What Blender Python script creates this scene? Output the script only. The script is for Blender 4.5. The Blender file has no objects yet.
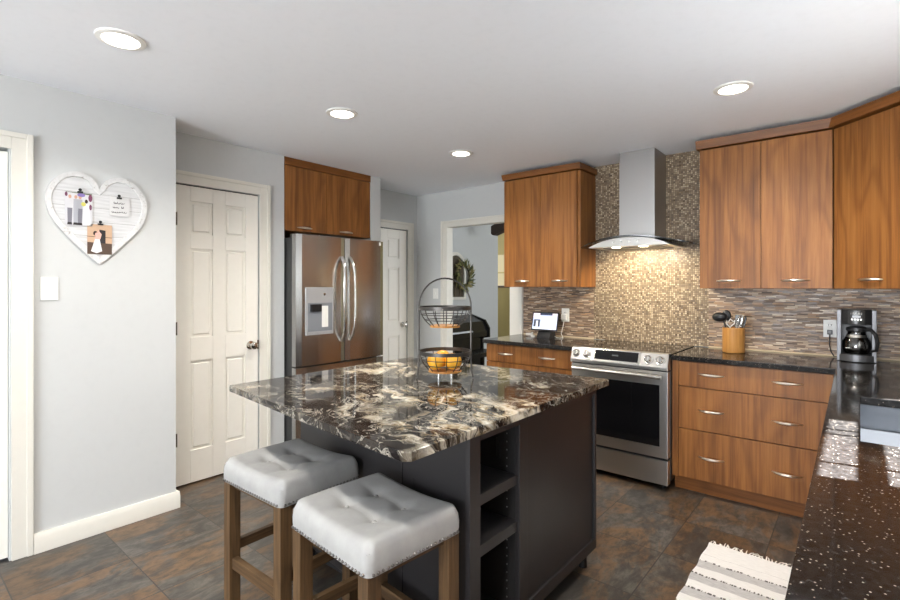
import bpy, bmesh, math, random
from mathutils import Vector, Matrix
random.seed(7)
S = bpy.context.scene
COL = S.collection
# ------------------------------------------------------------------ camera
FPX = 490.0
cd = bpy.data.cameras.new('camera'); cam = bpy.data.objects.new('camera', cd); COL.objects.link(cam)
cd.sensor_width = 36.0; cd.lens = FPX/900*36; cd.shift_y = -13.0/900; cd.clip_start = .02
cam.location = (0, 0, 1.374); cam.rotation_euler = (math.pi/2, 0, math.radians(39.85))
S.camera = cam
# ------------------------------------------------------------------ world, sun, exposure
w = bpy.data.worlds.new('world'); S.world = w; w.use_nodes = True
wn = w.node_tree.nodes; wl = w.node_tree.links
sky = wn.new('ShaderNodeTexSky'); sky.sky_type = 'HOSEK_WILKIE'; sky.sun_direction = (.5, .15, .85); sky.turbidity = 3
wl.new(sky.outputs[0], wn['Background'].inputs[0]); wn['Background'].inputs[1].default_value = 1.2
sd = bpy.data.lights.new('sun', 'SUN'); sun = bpy.data.objects.new('sun', sd); COL.objects.link(sun)
sd.energy = 96; sd.angle = math.radians(.55); sd.color = (.98, .98, 1)
sun.rotation_euler = Vector((1.0, .2, 1.7)).to_track_quat('Z', 'Y').to_euler(); sun.location = (3, 2, 5)
S.view_settings.view_transform = 'Standard'; S.view_settings.look = 'None'
S.view_settings.exposure = 0.7; S.view_settings.gamma = 1.0
try: S.view_settings.use_curve_mapping = False
except Exception: pass
def area(name, loc, target, sx, sy, power, col):
    d = bpy.data.lights.new(name, 'AREA'); d.shape = 'RECTANGLE'; d.size = sx; d.size_y = sy; d.energy = power; d.color = col
    o = bpy.data.objects.new(name, d); COL.objects.link(o); o.location = loc
    o.rotation_euler = (Vector(loc)-Vector(target)).to_track_quat('Z', 'Y').to_euler()
    return o
area('rear_fill', (-.75, -3.9, 1.15), (-.75, -1.9, 2.43), 2.6, 2.0, 182, (.93, .96, 1))  # added fill lamp behind the camera, aimed up to brighten the ceiling
area('side_fill', (1.9, -1.9, 1.35), (.3, -1.9, 2.43), 2.4, 1.8, 14, (.98, .98, 1))  # second added fill lamp, out of view at the side, tilted upward
area('daylight_sink_window', (.66, 2.15, 1.5), (0, 2.1, 1.35), 1.1, .8, 4, (.96, .98, 1))
area('next_room_fill', (.3, 6.2, 1.6), (-4, 6.2, 1.3), 2.2, 1.8, 56, (.92, .96, 1))  # added lamp hidden beside the doorway, brightens the next room's wall

area('far_hall_fill', (-6.9, 7.5, 1.7), (-5.2, 8.7, 1.3), 1.0, 1.2, 16, (1, .96, .88))  # added lamp, out of view, put in to light the far cupboard

# ------------------------------------------------------------------ materials
def srgb(r, g, b):
    f = lambda c: ((c/255)/12.92 if c/255 <= .04045 else ((c/255+.055)/1.055)**2.4)
    return (f(r), f(g), f(b), 1)
class NT:
    def __init__(s, name):
        s.m = bpy.data.materials.new(name); s.m.use_nodes = True
        s.t = s.m.node_tree; s.b = s.t.nodes['Principled BSDF']; s.out = s.t.nodes['Material Output']
    def n(s, typ, **kw):
        x = s.t.nodes.new('ShaderNode'+typ)
        for k, v in kw.items(): setattr(x, k, v)
        return x
    def l(s, a, b): s.t.links.new(a, b)
    def math(s, op, a, b=None, c=None):
        x = s.n('Math', operation=op)
        for i, v in enumerate((a, b, c)):
            if v is None: continue
            if isinstance(v, (int, float)): x.inputs[i].default_value = v
            else: s.l(v, x.inputs[i])
        return x.outputs[0]
    def coord(s, kind='Object'): return s.n('TexCoord').outputs[kind]
    def mapping(s, v, scale=(1, 1, 1), loc=(0, 0, 0), rot=(0, 0, 0)):
        x = s.n('Mapping'); s.l(v, x.inputs[0]); x.inputs['Scale'].default_value = scale
        x.inputs['Location'].default_value = loc; x.inputs['Rotation'].default_value = rot
        return x.outputs[0]
    def noise(s, v, scale=5, detail=4, rough=.5, dist=0, col=False):
        x = s.n('TexNoise'); s.l(v, x.inputs['Vector']); x.inputs['Scale'].default_value = scale
        x.inputs['Detail'].default_value = detail; x.inputs['Roughness'].default_value = rough; x.inputs['Distortion'].default_value = dist
        return x.outputs['Color' if col else 'Fac']
    def ramp(s, f, stops, interp='LINEAR'):
        x = s.n('ValToRGB'); s.l(f, x.inputs[0]); r = x.color_ramp; r.interpolation = interp
        while len(r.elements) < len(stops): r.elements.new(.5)
        for e, (p, c) in zip(r.elements, stops):
            e.position = p; e.color = c if len(c) == 4 else (*c, 1)
        return x.outputs[0]
    def mix(s, f, a, b, mode='MIX'):
        x = s.n('Mix', data_type='RGBA', blend_type=mode)
        for i, v in ((0, f), (6, a), (7, b)):
            if isinstance(v, (int, float)): x.inputs[i].default_value = v
            elif isinstance(v, tuple): x.inputs[i].default_value = v
            else: s.l(v, x.inputs[i])
        return x.outputs[2]
    def bump(s, h, strength=.2, dist=.01):
        x = s.n('Bump'); s.l(h, x.inputs['Height']); x.inputs['Strength'].default_value = strength; x.inputs['Distance'].default_value = dist
        s.l(x.outputs[0], s.b.inputs['Normal'])
    def set(s, **kw):
        for k, v in kw.items(): s.b.inputs[k.replace('_', ' ')].default_value = v
        return s
def plain(name, col, rough=.5, metal=0, **kw):
    t = NT(name); t.set(Base_Color=col, Roughness=rough, Metallic=metal, **kw)
    c = t.noise(t.coord(), 22, 3)
    f = t.math('MULTIPLY_ADD', c, .08, .96)
    t.l(t.mix(1.0, col, t.ramp(f, [(0, (0, 0, 0)), (1, (1, 1, 1))]), 'MULTIPLY'), t.b.inputs['Base Color'])
    return t.m
M = {}
M['wall'] = plain('wall_paint', srgb(201, 203, 202), .75)
M['ceil'] = plain('ceiling_paint', srgb(243, 246, 251), .85)
M['trim'] = plain('trim_paint', srgb(226, 223, 213), .38)
M['door'] = plain('door_paint', srgb(244, 241, 232), .42)
M['chrome'] = plain('chrome', (.72, .70, .66, 1), .13, 1)
M['nickel'] = plain('brushed_nickel', (.86, .80, .70, 1), .28, 1)
M['black'] = plain('black_plastic', (.012, .012, .013, 1), .32)
M['blackgloss'] = plain('black_glass', (.006, .006, .007, 1), .05)
M['darkgap'] = plain('dark_gap', (.01, .01, .01, 1), .8)
M['charcoal'] = plain('charcoal_paint', srgb(37, 35, 36), .42)
M['charcoal_in'] = plain('black_interior', srgb(30, 29, 29), .6)
M['pin'] = plain('pin_hole_grey', (.20, .2, .2, 1), .5)
M['caulk'] = plain('caulk_line', srgb(206, 186, 154), .6)
M['stud'] = plain('pewter_stud', (.22, .21, .20, 1), .28, 1)
M['wire'] = plain('dark_wire', (.07, .065, .06, 1), .38, .8)
M['whiteplastic'] = plain('white_plastic', srgb(238, 237, 232), .35)
M['whitesteel'] = plain('sink_steel', (.19, .20, .215, 1), .30, .95)
M['fabric'] = None
M['hinge'] = plain('old_brass', (.10, .075, .045, 1), .4, .8)
M['mdark'] = plain('dark_metal', (.10, .10, .10, 1), .35, .9)
M['piano'] = plain('piano_black', (.012, .011, .011, 1), .25)
M['keys'] = plain('ivory_keys', srgb(225, 228, 232), .3)
M['leaf'] = plain('dried_leaf', srgb(120, 122, 70), .7)
M['leafd'] = plain('dark_leaf', srgb(70, 78, 48), .7)
M['beam'] = plain('beam_wood', srgb(60, 45, 36), .7)
M['bamboo_in'] = plain('crock_inside', srgb(120, 80, 40), .6)
M['tan'] = plain('tan_paint', srgb(196, 180, 128), .7)
M['cream'] = plain('cream_paint', srgb(226, 214, 176), .6)
M['olive'] = plain('olive_curtain', srgb(140, 128, 80), .8)

def brushed(name, col, rough, axis='z'):
    t = NT(name); t.set(Base_Color=col, Roughness=rough, Metallic=1)
    sc = {'z': (90, 90, 1.5), 'h': (1.5, 1.5, 90)}[axis]
    n = t.noise(t.mapping(t.coord(), sc), 1, 3)
    r = t.n('MapRange'); t.l(n, r.inputs[0]); r.inputs[3].default_value = rough-.03; r.inputs[4].default_value = rough+.04
    t.l(r.outputs[0], t.b.inputs['Roughness'])
    t.l(t.mix(n, tuple(c*.95 for c in col[:3])+(1,), col), t.b.inputs['Base Color'])
    return t.m
M['steel'] = brushed('stainless_steel', (.58, .56, .53, 1), .30, 'h')
M['steel_fr'] = brushed('fridge_stainless', (.56, .55, .53, 1), .25, 'z')
M['hood'] = brushed('hood_stainless', (.43, .42, .41, 1), .36, 'z')
M['darksteel'] = brushed('grey_steel', (.20, .20, .21, 1), .45, 'z')

def wood(name, c_dark, c_mid, c_light, horiz=False, rough=.42, line=.38, gs=1.0):
    t = NT(name); co = t.coord()
    sx = t.n('SeparateXYZ'); t.l(co, sx.inputs[0])
    oi = t.n('ObjectInfo')
    rnd = t.math('MULTIPLY', oi.outputs['Random'], 37.0)
    a = t.math('ADD', t.math('SUBTRACT', sx.outputs[0], sx.outputs[1]), rnd)
    b = sx.outputs[2]
    if horiz: a, b = b, a
    cx = t.n('CombineXYZ'); t.l(a, cx.inputs[0]); t.l(b, cx.inputs[2]); t.l(rnd, cx.inputs[1])
    low = t.noise(t.mapping(cx.outputs[0], (2.2*gs, 1, .55*gs)), 1, 3, .5, .3)
    rings = t.math('MULTIPLY_ADD', a, 9.0*gs, t.math('MULTIPLY', low, 16.0))
    sn = t.math('MULTIPLY_ADD', t.math('SINE', t.math('MULTIPLY', rings, 3.0)), .5, .5)
    sn = t.math('POWER', sn, 2.2)
    med = t.noise(t.mapping(cx.outputs[0], (34*gs, 1, 1.1*gs)), 1, 7, .68, .5)
    fine = t.noise(t.mapping(cx.outputs[0], (240, 1, 7)), 1, 3, .6)
    base = t.ramp(med, [(.25, c_dark), (.5, c_mid), (.76, c_light)])
    base = t.mix(t.math('MULTIPLY', sn, line), base, c_dark)
    base = t.mix(t.math('MULTIPLY', fine, .35), base, c_dark)
    hv = t.n('HueSaturation'); t.l(base, hv.inputs['Color'])
    t.l(t.math('MULTIPLY_ADD', oi.outputs['Random'], .16, .92), hv.inputs['Value'])
    t.l(hv.outputs[0], t.b.inputs['Base Color']); t.set(Roughness=rough); t.b.inputs['Specular IOR Level'].default_value = .35
    t.bump(fine, .05, .002)
    return t.m
cw = (srgb(96, 56, 24), srgb(156, 101, 49), srgb(184, 126, 68))
M['walnut'] = wood('walnut_veneer', *cw)
M['walnut_h'] = wood('walnut_crown', srgb(86, 50, 20), srgb(132, 82, 36), srgb(156, 100, 48), True)


sw = (srgb(50, 36, 22), srgb(92, 69, 44), srgb(116, 90, 60))
M['stoolwood'] = wood('weathered_oak', *sw, gs=2.2, rough=.6, line=.25)
M['stoolwood_h'] = wood('weathered_oak_rail', *sw, True, gs=2.2, rough=.6, line=.25)
M['bamboo'] = wood('bamboo', srgb(150, 96, 44), srgb(196, 140, 74), srgb(220, 170, 100), gs=1.2, rough=.4, line=.1)

def fabric():
    t = NT('upholstery'); co = t.coord()
    c = t.noise(co, 9, 4, .6)
    t.l(t.ramp(c, [(.3, srgb(147, 147, 146)), (.7, srgb(163, 163, 161))]), t.b.inputs['Base Color'])
    t.set(Roughness=.62); t.bump(t.noise(co, 420, 2), .12, .002); return t.m
M['fabric'] = fabric()

def black_granite():
    t = NT('black_granite'); co = t.coord()
    v = t.n('TexVoronoi'); t.l(co, v.inputs['Vector']); v.inputs['Scale'].default_value = 150
    sp = t.math('LESS_THAN', v.outputs['Distance'], .26)
    wn_ = t.n('TexWhiteNoise'); t.l(v.outputs['Position'], wn_.inputs['Vector'])
    sel = t.math('MULTIPLY', sp, t.math('GREATER_THAN', wn_.outputs['Value'], .80))
    n = t.noise(co, 60, 5, .7)
    base = t.ramp(n, [(.35, (.008, .0075, .007)), (.6, (.023, .021, .020)), (.75, (.07, .066, .062))])
    t.l(t.mix(sel, base, (.30, .25, .20, 1)), t.b.inputs['Base Color'])
    t.set(Roughness=.08); t.b.inputs['Specular IOR Level'].default_value = .24
    return t.m
M['bgranite'] = black_granite()

def island_granite():
    t = NT('swirled_granite'); co = t.coord()
    base = t.mapping(co, (1, 1, 1), (0, 0, 0), (0, 0, .5))
    def warped(v, k, sc):
        vm = t.n('VectorMath', operation='MULTIPLY_ADD'); t.l(t.noise(v, sc, 4, .6, 0, True), vm.inputs[0]); vm.inputs[1].default_value = (k, k, k); t.l(v, vm.inputs[2]); return vm.outputs[0]
    p = warped(base, .55, 1.9); p = warped(p, .07, 7)
    st = t.mapping(p, (1.2, 3.8, 2.4))
    def vein(v, sc, w, off):
        n = t.noise(t.mapping(v, (1, 1, 1), off), sc, 6, .56, .6)
        d = t.math('ABSOLUTE', t.math('SUBTRACT', n, .5))
        x = t.n('MapRange', interpolation_type='SMOOTHSTEP'); t.l(d, x.inputs[0]); x.inputs[1].default_value = 0; x.inputs[2].default_value = w; x.inputs[3].default_value = 1; x.inputs[4].default_value = 0
        return x.outputs[0]
    mask = t.ramp(t.noise(co, 2.4, 3, .55), [(.47, (0, 0, 0)), (.60, (1, 1, 1))])
    n1 = t.noise(st, 3.0, 8, .66, .8)
    dark = t.ramp(n1, [(.30, (.008, .007, .007)), (.48, (.011, .009, .009)), (.56, (.034, .028, .023)), (.66, (.012, .010, .009))])
    c = t.mix(t.math('MULTIPLY', vein(st, 2.2, .030, (0, 0, 0)), .30), dark, (.26, .23, .18, 1))
    c = t.mix(t.math('MULTIPLY', vein(st, 3.6, .018, (5, 2, 1)), .70), c, (.42, .39, .33, 1))
    big = t.math('MULTIPLY', vein(st, 1.6, .095, (9, 4, 2)), mask)
    patch_ = t.ramp(t.noise(st, 4.5, 6, .6), [(.40, (.03, .025, .02)), (.46, (.34, .26, .15)), (.55, (.66, .60, .48)), (.70, (.74, .71, .63))])
    c = t.mix(big, c, patch_)
    c = t.mix(t.math('MULTIPLY', t.math('MULTIPLY', vein(st, 5, .022, (1, 8, 3)), mask), .7), c, (.60, .56, .47, 1))
    t.l(c, t.b.inputs['Base Color'])
    t.set(Roughness=.05); t.b.inputs['Specular IOR Level'].default_value = .24; return t.m
M['igranite'] = island_granite()

def slate_floor():
    t = NT('slate_tile'); co = t.coord()
    sx = t.n('SeparateXYZ'); t.l(co, sx.inputs[0])
    u = t.math('DIVIDE', t.math('ADD', sx.outputs[0], 3.1), .41); v = t.math('DIVIDE', t.math('ADD', sx.outputs[1], -.93), .445)
    fu, fv = t.math('FLOOR', u), t.math('FLOOR', v)
    def edge(x): return t.math('ABSOLUTE', t.math('SUBTRACT', t.math('FRACT', x), .5))
    gr = t.math('MAXIMUM', t.math('GREATER_THAN', edge(u), .5-.0065), t.math('GREATER_THAN', edge(v), .5-.006))
    cv = t.n('CombineXYZ'); t.l(fu, cv.inputs[0]); t.l(fv, cv.inputs[1])
    wn_ = t.n('TexWhiteNoise', noise_dimensions='2D'); t.l(cv.outputs[0], wn_.inputs['Vector'])
    off = t.n('VectorMath', operation='MULTIPLY_ADD'); t.l(wn_.outputs['Color'], off.inputs[0]); off.inputs[1].default_value = (9, 9, 9); t.l(co, off.inputs[2])
    p = off.outputs[0]
    n1 = t.noise(t.mapping(p, (2.8, 1.2, 1), rot=(0, 0, .45)), 1.7, 10, .68, .8)
    n2 = t.noise(t.mapping(p, (2.6, 1.3, 1), (4, 2, 0), (0, 0, .45)), 1.9, 9, .66, .7)
    n3 = t.noise(t.mapping(p, (2, 1, 1), rot=(0, 0, .45)), 13, 7, .72, .5)
    c = t.ramp(n1, [(.30, (.026, .023, .021)), (.42, (.066, .060, .052)), (.50, (.115, .104, .088)), (.57, (.060, .054, .047)), (.68, (.030, .027, .025))])
    rust = t.ramp(n2, [(.47, (0, 0, 0)), (.56, (1, 1, 1))])
    c = t.mix(t.math('MULTIPLY', rust, .80), c, (.165, .090, .038, 1))
    c = t.mix(t.ramp(n3, [(.42, (0, 0, 0)), (.62, (.75, .75, .75))]), c, (.036, .032, .028, 1))
    val = t.n('HueSaturation'); t.l(c, val.inputs['Color']); t.l(t.math('MULTIPLY_ADD', wn_.outputs['Value'], .40, .74), val.inputs['Value'])
    c = t.mix(gr, val.outputs[0], (.034, .030, .026, 1))
    t.l(c, t.b.inputs['Base Color'])
    t.l(t.math('MULTIPLY_ADD', n3, .2, .24), t.b.inputs['Roughness'])
    h = t.math('SUBTRACT', t.math('MULTIPLY', n1, .6), gr)
    t.bump(h, .22, .004); return t.m
M['floor'] = slate_floor()

def mosaic(name, pu, pv, stops, jitter, grout, gcol, rough):
    """tiles laid on the plane z up and x+y along; jitter shifts every row by its own amount"""
    t = NT(name); co = t.coord(); sx = t.n('SeparateXYZ'); t.l(co, sx.inputs[0])
    a = t.math('ADD', sx.outputs[0], sx.outputs[1])
    v = t.math('DIVIDE', sx.outputs[2], pv); fv = t.math('FLOOR', v)
    w1 = t.n('TexWhiteNoise', noise_dimensions='1D'); t.l(fv, w1.inputs['W'])
    u = t.math('ADD', t.math('DIVIDE', a, pu), t.math('MULTIPLY', w1.outputs['Value'], jitter)); fu = t.math('FLOOR', u)
    cv = t.n('CombineXYZ'); t.l(fu, cv.inputs[0]); t.l(fv, cv.inputs[1])
    w2 = t.n('TexWhiteNoise', noise_dimensions='2D'); t.l(cv.outputs[0], w2.inputs['Vector'])
    def edge(x, g): return t.math('GREATER_THAN', t.math('ABSOLUTE', t.math('SUBTRACT', t.math('FRACT', x), .5)), .5-g)
    gr = t.math('MAXIMUM', edge(u, grout/pu/2), edge(v, grout/pv/2))
    c = t.mix(gr, t.ramp(w2.outputs['Value'], stops, 'CONSTANT'), gcol)
    t.l(c, t.b.inputs['Base Color'])
    sc = t.n('SeparateColor'); t.l(w2.outputs['Color'], sc.inputs[0])
    t.l(t.math('MAXIMUM', t.math('MULTIPLY_ADD', sc.outputs[1], .3, rough), t.math('MULTIPLY', gr, .8)), t.b.inputs['Roughness'])
    t.bump(t.math('SUBTRACT', 1.0, gr), .35, .002)
    return t.m
M['mosaic'] = mosaic('square_mosaic', .0142, .0142, [(0, srgb(122, 104, 82)), (.14, srgb(156, 136, 110)), (.32, srgb(136, 116, 92)), (.5, srgb(176, 157, 129)),
    (.66, srgb(129, 111, 89)), (.78, srgb(194, 176, 148)), (.92, srgb(103, 87, 69))], 0, .003, srgb(102, 87, 70), .22)
M['strips'] = mosaic('strip_mosaic', .062, .0098, [(0, srgb(129, 104, 83)), (.14, srgb(161, 134, 110)), (.28, srgb(103, 82, 65)), (.42, srgb(185, 161, 136)),
    (.54, srgb(141, 118, 100)), (.66, srgb(165, 129, 96)), (.76, srgb(116, 100, 87)), (.86, srgb(205, 187, 163)), (.94, srgb(84, 67, 56))], 7.3, .0018, srgb(143, 122, 101), .26)

def glass(name, tint=(1, 1, 1, 1), refl=.08, col=(1, 1, 1, 1)):
    t = NT(name); tr = t.n('BsdfTransparent'); tr.inputs[0].default_value = tint
    gl = t.n('BsdfGlossy'); gl.inputs['Roughness'].default_value = .02; gl.inputs[0].default_value = col
    lw = t.n('LayerWeight'); lw.inputs[0].default_value = .5
    fr = t.math('MULTIPLY_ADD', t.math('POWER', lw.outputs['Facing'], 5.0), .8, .04)
    mx = t.n('MixShader'); t.l(t.math('ADD', fr, refl), mx.inputs[0]); t.l(tr.outputs[0], mx.inputs[1]); t.l(gl.outputs[0], mx.inputs[2])
    t.l(mx.outputs[0], t.out.inputs[0]); return t.m
M['glass'] = glass('window_glass', (.97, .98, .98, 1), 0)
M['carafe'] = glass('carafe_glass', (.46, .43, .41, 1), .08)
M['hoodglass'] = glass('canopy_glass', (.22, .24, .24, 1), .10)
def emit(name, col, strength):
    t = NT(name); t.set(Base_Color=col, Emission_Color=col, Emission_Strength=strength); return t.m
M['lamp'] = emit('lamp_lens', (1, .91, .78, 1), 9)
M['hoodlamp'] = emit('hood_lamp', (1, .86, .60, 1), 14)
def rug_mat():
    t = NT('striped_cotton'); co = t.coord(); sx = t.n('SeparateXYZ'); t.l(co, sx.inputs[0])
    y = t.math('ADD', sx.outputs[1], t.math('MULTIPLY_ADD', t.noise(co, 14, 3), .016, -.008))
    ph = t.math('FRACT', t.math('DIVIDE', t.math('SUBTRACT', y, .043), .136))
    band = t.math('LESS_THAN', ph, .50)
    band = t.math('MULTIPLY', band, t.math('LESS_THAN', y, .725))
    ed = t.math('LESS_THAN', t.math('ABSOLUTE', t.math('SUBTRACT', ph, .50)), .05)
    ed = t.math('MULTIPLY', ed, t.math('LESS_THAN', y, .735))
    n = t.noise(t.mapping(co, (30, 260, 1)), 1, 3)
    g = t.ramp(n, [(.3, srgb(176, 174, 172)), (.7, srgb(208, 206, 203))])
    c = t.mix(band, t.ramp(n, [(.3, srgb(226, 224, 219)), (.7, srgb(240, 239, 235))]), g)
    c = t.mix(t.math('MULTIPLY', ed, t.math('GREATER_THAN', t.noise(t.mapping(co, (110, 4, 1)), 1, 1), .5)), c, srgb(96, 92, 88))
    t.l(c, t.b.inputs['Base Color']); t.set(Roughness=.95); t.bump(t.noise(t.mapping(co, (160, 220, 1)), 1, 2), .5, .004); return t.m
M['rug'] = rug_mat()
def board_mat():
    t = NT('whitewashed_plank'); co = t.coord(); sx = t.n('SeparateXYZ'); t.l(co, sx.inputs[0])
    gap = t.math('LESS_THAN', t.math('FRACT', t.math('DIVIDE', sx.outputs[2], .078)), .025)
    n = t.noise(t.mapping(co, (1, 4, 60)), 1.5, 4)
    c = t.ramp(n, [(.3, srgb(196, 197, 198)), (.6, srgb(212, 213, 214))])
    t.l(t.mix(gap, c, srgb(150, 150, 148)), t.b.inputs['Base Color']); t.set(Roughness=.7); return t.m
M['plank'] = board_mat()
M['frame'] = (lambda t: (t.l(t.ramp(t.noise(t.coord(), 46, 5, .7), [(.30, srgb(140, 132, 122)), (.40, srgb(208, 208, 207)), (.7, srgb(222, 222, 222))]), t.b.inputs['Base Color']), t.set(Roughness=.6), t.m)[2])(NT('distressed_white'))
def orange_mat():
    t = NT('orange_peel'); co = t.coord(); c = t.noise(co, 18, 3)
    t.l(t.ramp(c, [(.3, srgb(244, 160, 22)), (.7, srgb(253, 196, 66))]), t.b.inputs['Base Color'])
    t.set(Roughness=.42); t.bump(t.noise(co, 300, 2), .15, .002); return t.m
M['orange'] = orange_mat()

# ------------------------------------------------------------------ mesh helpers
ROOT = {}
class MB:
    def __init__(s): s.bm = bmesh.new(); s.bev = False
    def _bev(s, geom, b, seg):
        if b > 0:
            s.bev = True
            es = list({e for v in geom for e in v.link_edges})
            bmesh.ops.bevel(s.bm, geom=es, offset=b, segments=seg, profile=.6, affect='EDGES')
    def box(s, x0, x1, y0, y1, z0, z1, b=0, seg=2):
        r = bmesh.ops.create_cube(s.bm, size=1.0)['verts']
        for v in r:
            v.co = Vector(((x0+x1)/2+v.co.x*(x1-x0), (y0+y1)/2+v.co.y*(y1-y0), (z0+z1)/2+v.co.z*(z1-z0)))
        s._bev(r, b, seg); return s
    def prism(s, pts, axis, a, c, b=0, seg=2):
        """outline pts in the two other axes, extruded along axis from a to c"""
        def P(p, q, h): return {'x': (h, p, q), 'y': (p, h, q), 'z': (p, q, h)}[axis]
        v0 = [s.bm.verts.new(P(p, q, a)) for p, q in pts]; v1 = [s.bm.verts.new(P(p, q, c)) for p, q in pts]
        n = len(pts); fs = [s.bm.faces.new(v0), s.bm.faces.new(v1[::-1])]
        for i in range(n): fs.append(s.bm.faces.new((v0[i], v1[i], v1[(i+1) % n], v0[(i+1) % n])))
        bmesh.ops.recalc_face_normals(s.bm, faces=fs)
        s._bev(v0+v1, b, seg); return s
    def tube(s, pts, r, n=8, closed=False, flat=None):
        pts = [Vector(p) for p in pts]; m = len(pts); R = r if isinstance(r, (list, tuple)) else [r]*m
        rings = []; up = None
        for i, p in enumerate(pts):
            if closed: t = pts[(i+1) % m]-pts[i-1]
            else: t = pts[min(i+1, m-1)]-pts[max(i-1, 0)]
            t.normalize()
            if up is None:
                up = Vector((0, 0, 1)) if abs(t.z) < .9 else Vector((1, 0, 0))
            sd_ = t.cross(up).normalized(); up = sd_.cross(t).normalized()
            k = flat if flat else 1
            rings.append([s.bm.verts.new(p+(sd_*math.cos(a)*k+up*math.sin(a))*R[i]) for a in [2*math.pi*j/n for j in range(n)]])
        for i in range(m if closed else m-1):
            A, B = rings[i], rings[(i+1) % m]
            for j in range(n): s.bm.faces.new((A[j], A[(j+1) % n], B[(j+1) % n], B[j]))
        if not closed:
            s.bm.faces.new(rings[0][::-1]); s.bm.faces.new(rings[-1])
        return s
    def cyl(s, p0, p1, r0, r1=None, n=16): return s.tube([p0, p1], [r0, r0 if r1 is None else r1], n)
    def lathe(s, c, prof, n=28, axis='z', cap=True):
        c = Vector(c); rings = []
        for r, h in prof:
            ring = []
            for j in range(n):
                a = 2*math.pi*j/n; p, q = r*math.cos(a), r*math.sin(a)
                ring.append(s.bm.verts.new(c+Vector({'z': (p, q, h), 'y': (p, h, q), 'x': (h, p, q)}[axis])))
            rings.append(ring)
        fs = []
        for A, B in zip(rings, rings[1:]):
            for j in range(n): fs.append(s.bm.faces.new((A[j], A[(j+1) % n], B[(j+1) % n], B[j])))
        if cap: fs += [s.bm.faces.new(rings[0][::-1]), s.bm.faces.new(rings[-1])]
        bmesh.ops.recalc_face_normals(s.bm, faces=fs); return s
    def ball(s, c, r, sc=(1, 1, 1), n=20):
        v = bmesh.ops.create_uvsphere(s.bm, u_segments=n, v_segments=n//2+2, radius=r)['verts']
        for x in v: x.co = Vector((c[0]+x.co.x*sc[0], c[1]+x.co.y*sc[1], c[2]+x.co.z*sc[2]))
        return s
    def poly(s, pts): s.bm.faces.new([s.bm.verts.new(p) for p in pts]); return s
    def build(s, name, mat, parent=None, angle=35):
        me = bpy.data.meshes.new(name); o = bpy.data.objects.new(name, me); COL.objects.link(o)
        if parent is not None:
            off = ROOT.get(parent.name, Vector((0, 0, 0))); o.parent = parent; ROOT[o.name] = off
        else:
            cs = [v.co for v in s.bm.verts]
            off = Vector(((min(c.x for c in cs)+max(c.x for c in cs))/2, (min(c.y for c in cs)+max(c.y for c in cs))/2, min(c.z for c in cs)))
            o.location = off; ROOT[o.name] = off
        for v in s.bm.verts: v.co -= off
        s.bm.to_mesh(me); s.bm.free()
        me.polygons.foreach_set('use_smooth', [True]*len(me.polygons)); me.set_sharp_from_angle(angle=math.radians(angle))
        if s.bev:
            wn_ = o.modifiers.new('weighted_normal', 'WEIGHTED_NORMAL'); wn_.keep_sharp = True; wn_.weight = 100
        if mat is not None: me.materials.append(M[mat] if isinstance(mat, str) else mat)
        return o
def tag(o, label, cat, group=None):
    o['label'] = label; o['category'] = cat
    if group: o['group'] = group
    return o
def thing(name, label, cat, loc=(0, 0, 0), group=None):
    o = bpy.data.objects.new(name, None); COL.objects.link(o); o.location = loc; o.empty_display_size = .1
    ROOT[o.name] = Vector(loc); return tag(o, label, cat, group)
def struct(o): o['kind'] = 'structure'; return o
def sname(name, loc=(0, 0, 0)):
    o = bpy.data.objects.new(name, None); COL.objects.link(o); o.location = loc; ROOT[o.name] = Vector(loc); o['kind'] = 'structure'; return o
def copy_tree(o, parent=None):
    c = o.copy(); COL.objects.link(c)
    if parent is not None: c.parent = parent
    for ch in [x for x in bpy.data.objects if x.parent == o]: copy_tree(ch, c)
    return c
def B(name, mat, parent, *a, b=0, seg=2): return MB().box(*a, b=b, seg=seg).build(name, mat, parent)

# ------------------------------------------------------------------ the setting
CZ = 2.43; WY = 4.13; LX = -3.27; PX = -3.56; FX = -3.95; RX = .56
struct(MB().box(-7.2, 2.0, -4.1, 10.2, -.06, 0).build('floor', 'floor'))
struct(MB().box(-5.2, RX+.12, -4.1, WY+.12, CZ, CZ+.08).box(RX+.12, 2.0, -4.1, -.78, CZ, CZ+.08).build('ceiling', 'ceil'))
struct(MB().box(LX-.12, LX, -4.1, -.55, 0, CZ).box(LX-.12, LX, .47, 1.25, 0, CZ).box(LX-.12, LX, -.55, .47, 2.07, CZ).build('wall_left', 'wall'))
struct(MB().box(PX-.1, LX-.12, 1.15, 1.25, 0, CZ).box(PX-.1, PX, 1.25, 1.355, 0, CZ).box(PX-.1, PX, 1.965, 2.178, 0, CZ).box(PX-.1, PX, 1.355, 1.965, 2.085, CZ)
       .box(FX-.4, PX-.1, 1.15, 2.178, 0, CZ).build('wall_pantry', 'wall'))
struct(MB().box(FX-.4, PX-.72, 2.178, 3.09, 0, CZ).box(FX-.0, PX, 3.09, 3.215, 0, CZ).build('wall_alcove', 'wall'))
struct(MB().box(FX-.1, FX, 3.215, 3.28, 0, CZ).box(FX-.1, FX, 3.98, WY, 0, CZ).box(FX-.1, FX, 3.28, 3.98, 2.03, CZ).build('wall_hall', 'wall'))
struct(MB().box(FX-.1, -3.485, WY, WY+.08, 0, CZ).box(-2.66, RX+.12, WY, WY+.08, 0, CZ).box(-3.485, -2.66, WY, WY+.08, 2.035, CZ).build('wall_back', 'wall'))
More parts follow.
